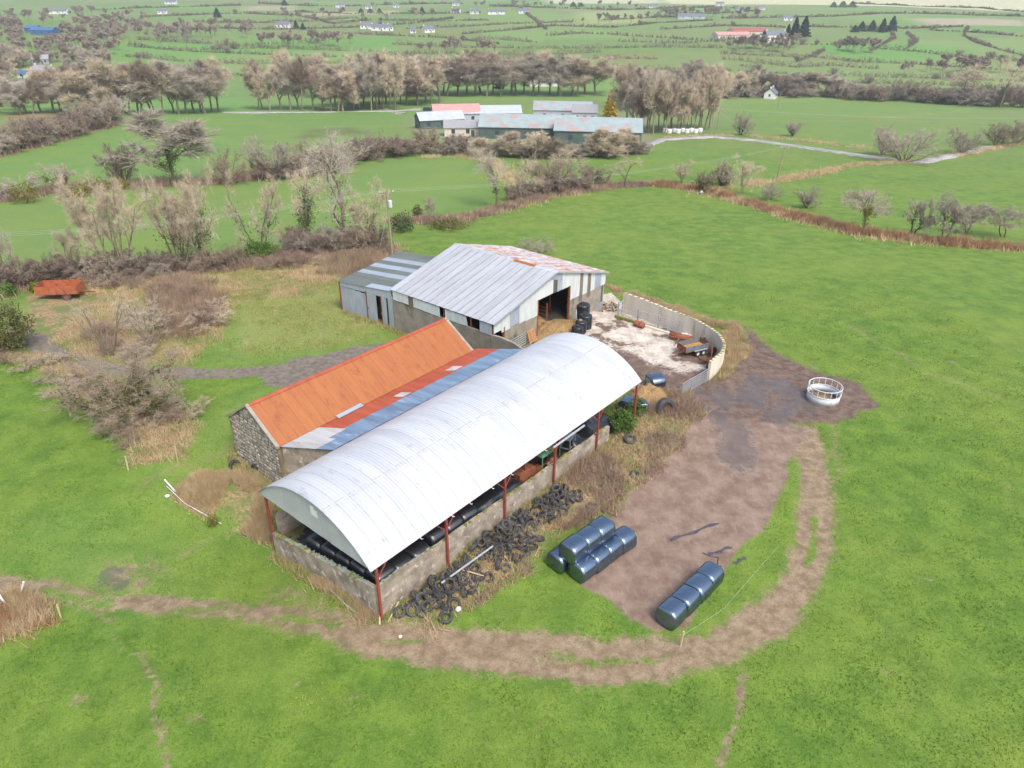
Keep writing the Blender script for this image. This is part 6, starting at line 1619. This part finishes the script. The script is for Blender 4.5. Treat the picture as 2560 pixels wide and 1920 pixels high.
scatter_blades('dry_grass', 'pale dead grass round the bramble mound', md[vnoise(md[:, 0], md[:, 1], 3, 8) > .42], 4, (.2, .75), (.02, .045), 'dry_grass', .8, 8, .2)
scatter_blades('rough_grass', 'rough yellowish green grass round the bramble mound', md[vnoise(md[:, 0], md[:, 1], 3, 8) < .5], 4, (.15, .4), (.03, .05), 'mixed_grass', .9, 81, .2)
hb = fill([ROUGH[2], ROUGH[3], ROUGH[4], ROUGH[5], ROUGH[6], ROUGH[7]], 15000, 9); hb = hb[vnoise(hb[:, 0], hb[:, 1], 1.5, 91) > .30]
scatter_blades('dry_grass', 'long dry grass along the lane bank and wall foot', hb, 4, (.2, .65), (.02, .045), 'dry_grass', .9, 10)
cl = AG(38, 1345)
scatter_blades('bracken_undergrowth', 'rust coloured dead bracken clump beside the white posts', np.array([[cl.x, cl.y]]) + np.random.default_rng(3).normal(size=(700, 2)) * np.array([.75, .6]), 5, (.3, .95), (.02, .05), 'bracken', .9, 11)
scatter_blades('bracken_undergrowth', 'rust coloured dead bracken along the field hedge', along(HEDGE[0][5:], 9000, .75, 12), 4, (.4, 1.35), (.05, .10), 'bracken', .7, 13, .3)
scatter_blades('bramble_undergrowth', 'brown brambles along the nearer part of the field hedge', along(HEDGE[0][:6], 4200, .9, 14), 4, (.4, 1.3), (.05, .10), 'bramble', .7, 15, .3)
scatter_blades('dry_grass', 'pale rank grass along the field hedges', np.concatenate([along(HEDGE[0], 5200, 1.3, 16), along(HEDGE[1], 3000, 1.0, 17), along(HEDGE[2], 1400, 1.0, 18), along(HEDGE[6], 1800, 1.2, 19), along(HEDGE[7], 1600, 1.6, 20)]), 4, (.3, .95), (.05, .10), 'dry_grass', .7, 21, .3)
scatter_blades('bramble_undergrowth', 'brown scrub growth along the middle hedge', np.concatenate([along(HEDGE[3], 6500, 1.4, 22), along(HEDGE[5], 2600, 1.6, 23)]), 4, (.4, 1.8), (.06, .13), 'bramble', .7, 24, .4)
scatter_blades('bramble_undergrowth', 'brown scrub growth under the lane trees', np.concatenate([along(HEDGE[4], 3200, 1.3, 25), along(fpoly([(300, 590), (480, 580), (640, 555), (840, 540)]), 4600, 1.5, 26)]), 4, (.4, 1.5), (.04, .08), 'bramble', .7, 27, .35)
dr = fill([DRY], 14000, 28); dr = dr[vnoise(dr[:, 0], dr[:, 1], 2.5, 29) + np.random.default_rng(2).uniform(-.3, .3, len(dr)) > .38]
scatter_blades('dry_grass', 'patches of pale grass on the green before the outhouse', dr, 3, (.10, .32), (.03, .06), 'mixed_grass', .9, 30)
# growth against wall feet
foot = []
for fr, x0, y0, x1, y1, n in ((DB, 0, -.05, 21, -.05, 500), (DB, -.1, 0, -.1, 9.3, 700), (ST, -.1, -.2, -.1, 5.7, 500), (SH, -19.6, -.25, -12, -.25, 260), (SH, -12, -.3, 0, -.3, 300), (ST, -.2, -3.4, .2, -.2, 260), (ST, 0, 5.8, 17, 5.8, 300)):
    t = np.random.default_rng(n + int(x0)).uniform(0, 1, n); q = np.array([tuple(fr.w(x0 + (x1 - x0) * a, y0 + (y1 - y0) * a)[:2]) for a in t])
    nn = np.array([fr.g.x, fr.g.y]) * (-1 if y0 == y1 and y0 < 1 else 1) if y0 == y1 else -np.array([fr.d.x, fr.d.y])
    foot.append(q + nn * np.abs(np.random.default_rng(n).normal(size=(n, 1))) * .28)
t = np.random.default_rng(3).uniform(0, len(fine) - 1.01, 500); fo = np.array([[p.x, p.y] for p in fine]); fi = t.astype(int)
fq = fo[fi] + (fo[fi + 1] - fo[fi]) * (t - fi)[:, None]; tg = fo[fi + 1] - fo[fi]; tg /= np.linalg.norm(tg, axis=1)[:, None]
foot.append(fq + np.column_stack([-tg[:, 1], tg[:, 0]]) * (.15 + np.abs(np.random.default_rng(4).normal(size=(500, 1))) * .35))
foot = np.concatenate(foot)
scatter_blades('rough_grass', 'rank green and straw grass growing along the wall feet', foot, 5, (.15, .5), (.02, .05), 'mixed_grass', .8, 92, .08)
scatter_blades('dry_grass', 'dead stems standing along the wall feet', foot[::3], 4, (.2, .6), (.015, .04), 'dry_grass', .8, 93, .1)
# green sward: short blades through the near pasture, thinner with distance
rs = np.random.default_rng(31); n = 420000
gxx = rs.uniform(-42, 44, n); gyy = 15 + 75 * rs.uniform(0, 1, n) ** 1.45
ok = (np.abs(gxx) < .78 * np.hypot(gyy, 28) + 2)
bad = np.maximum.reduce([maskat(mud, gxx, gyy), maskat(mud2, gxx, gyy) * 1.25, maskat(grav, gxx, gyy), maskat(pad, gxx, gyy), maskat(yard, gxx, gyy), maskat(rough, gxx, gyy) * .8])
ok &= rs.uniform(.25, .75, n) > bad
ok &= rs.uniform(0, 1, n) > sstep(52, 90, gyy)
P2 = np.column_stack([gxx, gyy])[ok]
def inside(fr, x0, x1, y0, y1, p):
    dx = (p[:, 0] - fr.o.x) * fr.d.x + (p[:, 1] - fr.o.y) * fr.d.y; dy = (p[:, 0] - fr.o.x) * fr.g.x + (p[:, 1] - fr.o.y) * fr.g.y
    return (dx > x0) & (dx < x1) & (dy > y0) & (dy < y1)
P2 = P2[~(inside(DB, 0, 24.2, 0, 9.4, P2) | inside(ST, 0, 20, -4, 5.6, P2) | inside(SH, -19.7, .1, -.1, 17.3, P2))]
scatter_blades('grass', 'short green pasture grass', P2, 1, (.05, .17), (.03, .07), 'grass_blade', 1.2, 32, .05)
# ================================================================== poles, wires, far houses
mat('pole_wood', (.33, .28, .20), (.24, .20, .14), 2, .9, var=.1)
mat('wire', (.42, .46, .44), rough=.6)
mat('insulator', (.55, .56, .58), rough=.4)
POLES = []
def power_pole(fx, fy, h, label, arm=1.6, yaw=0.0, box=False, lean=0.0):
    p = AG(fx, fy); o = empty('power_pole', p, yaw, label, 'pole'); o.rotation_euler = (0, lean, yaw)
    MB().tube([(0, 0, -.4), (0, 0, h)], [.15, .10], 8).build('pole_shaft', MATS['pole_wood'], o)
    MB().box(-arm / 2, arm / 2, -.05, .05, h - .35, h - .23).build('cross_arm', MATS['pole_wood'], o)
    for s in (-1, 0, 1):
        MB().lathe([(.0, 0), (.05, .0), (.07, .08), (.04, .12), (.06, .2), (0, .26)], 8, (s * arm * .46, 0, h - .23)).build('insulator', MATS['insulator'], o)
    if box:
        MB().lathe([(0, 0), (.22, 0), (.24, .05), (.24, .75), (.2, .82), (0, .86)], 12, (.32, -.1, h - 2.0)).build('transformer', MATS['insulator'], o)
        MB().tube([(.0, -.02, h - 2.1), (-1.7, .8, .1)], .02, 4).build('stay_wire', MATS['wire'], o)
    POLES.append((o, p + Vector((math.sin(lean) * h, 0, h)), arm, yaw)); return o
power_pole(848, 556, 8.2, 'power pole with transformer behind the cattle shed', 1.7, RAD(10), True, RAD(-1))
power_pole(1678, 388, 6.4, 'power pole standing in the field edge beside the bracken hedge', 1.5, RAD(-30), False, RAD(4))
power_pole(1536, 290, 8.0, 'first of two power poles at the lane bend by the grove', 1.6, RAD(-20))
power_pole(1548, 291, 7.8, 'second of two power poles at the lane bend by the grove', 1.6, RAD(10))
power_pole(216, 256, 6.8, 'pale power pole in the purple scrub hedge', 1.6, RAD(0), False, RAD(-4))
power_pole(1680, 236, 7.5, 'thin power pole beside the white cottage', 1.2)
power_pole(1852, 216, 6.5, 'power pole in the scrub hedge beyond the big field', 1.2)
power_pole(1735, 208, 7.0, 'power pole behind the white cottage', 1.2)
power_pole(45, 190, 7.5, 'power pole by the white houses in the wooded valley', 1.4)
def wire(a, b, sag, label, r=.006):
    pts = [a.lerp(b, t) - Vector((0, 0, sag * 4 * t * (1 - t))) for t in np.linspace(0, 1, 17)]
    tag(MB().tube(pts, r, 4, False).build('power_line', MATS['wire']), label, 'power line', 'overhead power lines')
T0, T1, T2, T3 = POLES[0][1], POLES[1][1], POLES[2][1], POLES[3][1]
lf = A(-60, 640) ; lf.z += 6.4
for s in (-.75, 0, .75):
    off = Vector((s * .2, s * .9, 0))
    wire(T0 + off, lf + off, 1.0, 'overhead wire strung from the transformer pole along the lane trees')
    wire(T0 + off, T1 + off, 1.4, 'overhead wire strung from the transformer pole over the bracken hedge')
    wire(T1 + off, T2 + off, 1.2, 'overhead wire strung from the field pole to the lane bend')
    wire(T3 + off, A(2300, 300) + Vector((0, 0, 6.5)) + off, 1.4, 'overhead wire strung across the big field from the lane bend')
wire(POLES[4][1], A(-60, 262) + Vector((0, 0, 7)), .8, 'overhead wire running from the pole in the purple scrub', .02)

mat('house_white', (.74, .73, .70), (.66, .65, .62), 1, .8)
mat('house_cream', (.62, .56, .46), (.54, .48, .40), 1, .85)
mat('house_grey', (.36, .35, .34), (.30, .29, .28), 1, .9)
mat('slate', (.16, .17, .20), (.115, .125, .15), 2, .6)
mat('slate_pale', (.30, .30, .31), (.24, .24, .25), 2, .7)
mat('window_glass', (.05, .06, .075), rough=.15)
mat('red_roof', (.36, .10, .085), (.28, .08, .07), 1, .7)
mat('red_roof_pale', (.52, .28, .25), (.45, .23, .21), 1, .7)
mat('blue_roof', (.07, .14, .28), (.05, .11, .22), 1, .5)
mat('teal_roof', (.30, .36, .36), (.25, .305, .305), .4, .6, blotch=(.36, .25, .22), bscale=.22, bth=(.5, .62))
mat('green_clad', (.075, .115, .10), (.06, .09, .08), .6, .7)
mat('pale_clad', (.44, .47, .50), (.37, .40, .43), .5, .5)
def building(fx, fy, L, Wd, he, hr, yaw, wall, roofm, label, name='house', cat='house', group=None, chimneys=0, nwin=3, sink=.6, doors=1):
    o = empty(name, A(fx, fy), yaw, label, cat, group)
    hl, hw = L / 2, Wd / 2
    MB().box(-hl, hl, -hw, hw, -sink, he).build('wall', MATS[wall], o)
    for x in (-hl, hl - .2):
        MB().prism([(x, -hw, he), (x, hw, he), (x, 0, he + hr - .05)], (.2, 0, 0)).build('gable', MATS[wall], o)
    rf_ = link('roof', None, o)
    for s in (-1, 1):
        q = [(-hl - .3, s * (hw + .35), he - .12), (hl + .3, s * (hw + .35), he - .12), (hl + .3, 0, he + hr), (-hl - .3, 0, he + hr)]
        if s > 0: q = [q[1], q[0], q[3], q[2]]
        MB().prism(q, (0, 0, .12)).build('roof_slope', MATS[roofm], rf_)
    for c in range(chimneys):
        x = (-hl + .6) if c == 0 else (hl - .6)
        MB().box(x - .35, x + .35, -.4, .4, he + hr - .6, he + hr + .9).build('chimney', MATS[wall], rf_)
    for k in range(nwin):
        x = -hl + L * (k + .6) / (nwin + .2)
        for y0 in (-hw - .04, hw):
            MB().box(x - .55, x + .55, y0, y0 + .04, he * .40, he * .40 + 1.25).build('window', MATS['window_glass'], o)
    for x0 in (-hl - .04, hl):
        MB().box(x0, x0 + .04, -.5, .5, he * .45, he * .45 + 1.2).build('window', MATS['window_glass'], o)
    if doors:
        MB().box(L * .07, L * .07 + 1.0, -hw - .05, -hw, 0, 2.1).build('door', MATS['green_clad'], o)
    return o
D = RAD
building(1664, 212, 7.5, 5.5, 2.6, 2.4, D(62), 'house_white', 'slate', 'white gabled cottage with dark slate roof in the hedge', chimneys=2)
building(1672, 90, 17, 7, 5.2, 3.0, D(8), 'house_white', 'slate', 'large white two-storey house before dark conifers', chimneys=2, nwin=5)
building(1640, 92, 7, 6, 3.6, 2.6, D(80), 'house_white', 'slate', 'white annexe beside the large white house', nwin=1)
building(1612, 78, 32, 13, 4, 2.2, D(12), 'house_cream', 'red_roof', 'long red-roofed farm shed behind the white house', 'farm_shed', 'shed')
building(1578, 84, 30, 11, 3.4, 2.0, D(14), 'house_cream', 'red_roof_pale', 'pale red-roofed farm shed beside the longer red one', 'farm_shed', 'shed')
building(100, 166, 17, 8, 3.2, 3.0, D(-28), 'house_cream', 'slate_pale', 'long pale-roofed house among trees in the valley', chimneys=2, nwin=4)
building(128, 172, 6, 6, 2.8, 2.0, D(60), 'house_white', 'slate_pale', 'small white-walled extension of the pale-roofed house', nwin=1)
building(55, 168, 8, 5, 2.4, 1.6, D(-20), 'house_white', 'blue_roof', 'low shed with pale blue roof by the valley house', 'garden_shed', 'shed', nwin=1)
building(60, 214, 13, 8, 4.5, 3, D(40), 'house_cream', 'slate_pale', 'cream house half hidden by bare trees above the lane', chimneys=1)
building(90, 138, 10, 7, 3, 2.4, D(20), 'house_grey', 'slate_pale', 'grey house roof among the valley trees', chimneys=1)
building(100, 75, 20, 10, 3.6, 2.2, D(-6), 'blue_roof', 'blue_roof', 'blue-roofed farm shed in the wooded valley', 'farm_shed', 'shed')
building(74, 70, 11, 8, 3.4, 2.0, D(-6), 'blue_roof', 'blue_roof', 'smaller blue shed beside the blue-roofed one', 'farm_shed', 'shed')
for k, (fx, fy, L, yaw, ch, lb) in enumerate([(790, 62, 10, .2, 1, 'white house with slate roof, end one of a far row'), (822, 66, 16, -.1, 2, 'long white house in the middle of a far row'), (838, 66, 9, .3, 1, 'white gabled house joined to the long white one'), (925, 70, 10, .6, 1, 'white house with grey roof at the end of a far lane'), (892, 71, 5, .2, 0, 'tiny white outbuilding beside the far lane'),
        (613, 60, 12, 0, 0, 'low white bungalow by two dark conifers'), (370, 9, 16, 0, 1, 'white house high on the far fields'), (352, 30, 10, .2, 0, 'white cottage below the high far house'), (128, 30, 20, 0, 0, 'long pale shed beyond the wood'), (735, 16, 12, 0, 1, 'white house beside a dark clipped hedge far off'),
        (796, 19, 9, .3, 0, 'small white house behind the dark hedge'), (856, 16, 8, .2, 1, 'white house at the top of a far pasture'), (1025, 30, 10, 0, 1, 'white house among low trees on the far slope'), (1072, 31, 20, .1, 1, 'white house beside the yellow trees on the far slope'), (1130, 29, 12, .2, 0, 'white farmhouse beside a pale patch of field'), (985, 28, 11, -.3, 1, 'pale house beside far bare trees'),
        (1642, 21, 12, .1, 1, 'white house under the far pine plantation'), (1595, 26, 8, 0, 0, 'small white shed on the far open slope'), (1492, 41, 30, 0, 0, 'long green-grey farm shed on the far slope'), (1700, 44, 9, 0, 0, 'pale cottage in the far hedges'), (1410, 18, 12, 0, 1, 'white house along the far tree line'), (985, 12, 10, 0, 0, 'white cottage near the skyline fields'), (1555, 12, 12, 0, 1, 'white house near the sunlit far hill')]):
    building(fx, fy, L, 6.5, 3.0, 2.4, yaw, 'house_white' if 'green' not in lb else 'pale_clad', 'slate', lb, chimneys=ch, nwin=3)
# the neighbouring farmyard
building(985, 262, 17, 9, 3.8, 2.2, D(10), 'house_grey', 'red_roof_pale', 'grey farm building with faded red roof in the far farmyard', 'farm_building', 'barn')
building(950, 276, 15, 8, 3.2, 2.0, D(20), 'green_clad', 'pale_clad', 'dark blue-grey shed with pale roof at the farmyard entrance', 'farm_building', 'barn')
building(1060, 262, 22, 10, 3.6, 2.0, D(6), 'pale_clad', 'pale_clad', 'pale metal shed in the far farmyard', 'farm_building', 'barn')
building(1140, 296, 28, 13, 3.8, 2.6, D(-4), 'green_clad', 'teal_roof', 'long grey-green cattle shed in the far farmyard', 'farm_building', 'barn')
building(1290, 306, 24, 14, 4.0, 2.6, D(-6), 'green_clad', 'teal_roof', 'wide grey-green shed at the lane end of the far farmyard', 'farm_building', 'barn')
building(1215, 258, 22, 12, 4.2, 2.4, D(-4), 'pale_clad', 'teal_roof', 'tall pale shed at the back of the far farmyard', 'farm_building', 'barn')
building(1262, 264, 9, 8, 4.0, 2.2, D(-4), 'pale_clad', 'slate_pale', 'grey-roofed shed at the back of the far farmyard', 'farm_building', 'barn')
building(1010, 292, 14, 7, 2.8, 1.6, D(5), 'house_cream', 'slate_pale', 'low cream outbuilding at the front of the far farmyard', 'farm_building', 'barn')
building(1180, 185, 20, 8, 4.2, 2.6, D(4), 'house_white', 'slate_pale', 'long pale house with two chimneys glimpsed through the tree belt', chimneys=2, nwin=6)
# wrapped bales by the grove
white_bale = MB().lathe([(0, 0), (.5, 0), (.62, .06), (.64, .2), (.64, 1.0), (.6, 1.14), (.5, 1.2), (0, 1.2)], 14).mesh('bale', MATS['white_paint'], True)
for i in range(9):
    o = link('wrapped_bale', white_bale, None, AG(1436 + i * 9.5, 286 + (i % 2) * 2)); o.scale = (1.2, 1.2, 1.1); tag(o, 'white wrapped bale in the row under the grove', 'bale', 'white bales under the grove')
# parked vehicle by the far farm
vh = empty('parked_car', AG(925, 240), D(20), 'dark blue vehicle parked by the far farm entrance', 'car')
mat('car_paint', (.02, .03, .06), rough=.3)
MB().prism([(-2.1, -.85, .35), (2.1, -.85, .35), (2.15, -.85, .85), (1.1, -.85, .98), (.5, -.85, 1.5), (-1.6, -.85, 1.5), (-2.1, -.85, 1.0)], (0, 1.7, 0)).build('body', MATS['car_paint'], vh)
MB().prism([(-1.5, -.87, 1.02), (.9, -.87, 1.0), (.42, -.87, 1.42), (-1.45, -.87, 1.42)], (0, 1.74, 0)).build('window', MATS['window_glass'], vh)
for x in (-1.3, 1.3):
    for y in (-.8, .8): wheel(vh, x, y, .34, .34, .2, 'galv')
# ------------------------------------------------------------------ the air
hz, nt, bs, new, lk = nodemat('haze')
nt.nodes.remove(bs)
pv = nt.nodes.new('ShaderNodeVolumePrincipled')
pv.inputs['Color'].default_value = (.86, .91, 1.0, 1); pv.inputs['Density'].default_value = .00020; pv.inputs['Anisotropy'].default_value = .2
lk(pv.outputs[0], nt.nodes['Material Output'].inputs['Volume'])
MB().box(-2450, 2450, -260, 2950, -40, 95).build('haze', hz)['kind'] = 'stuff'
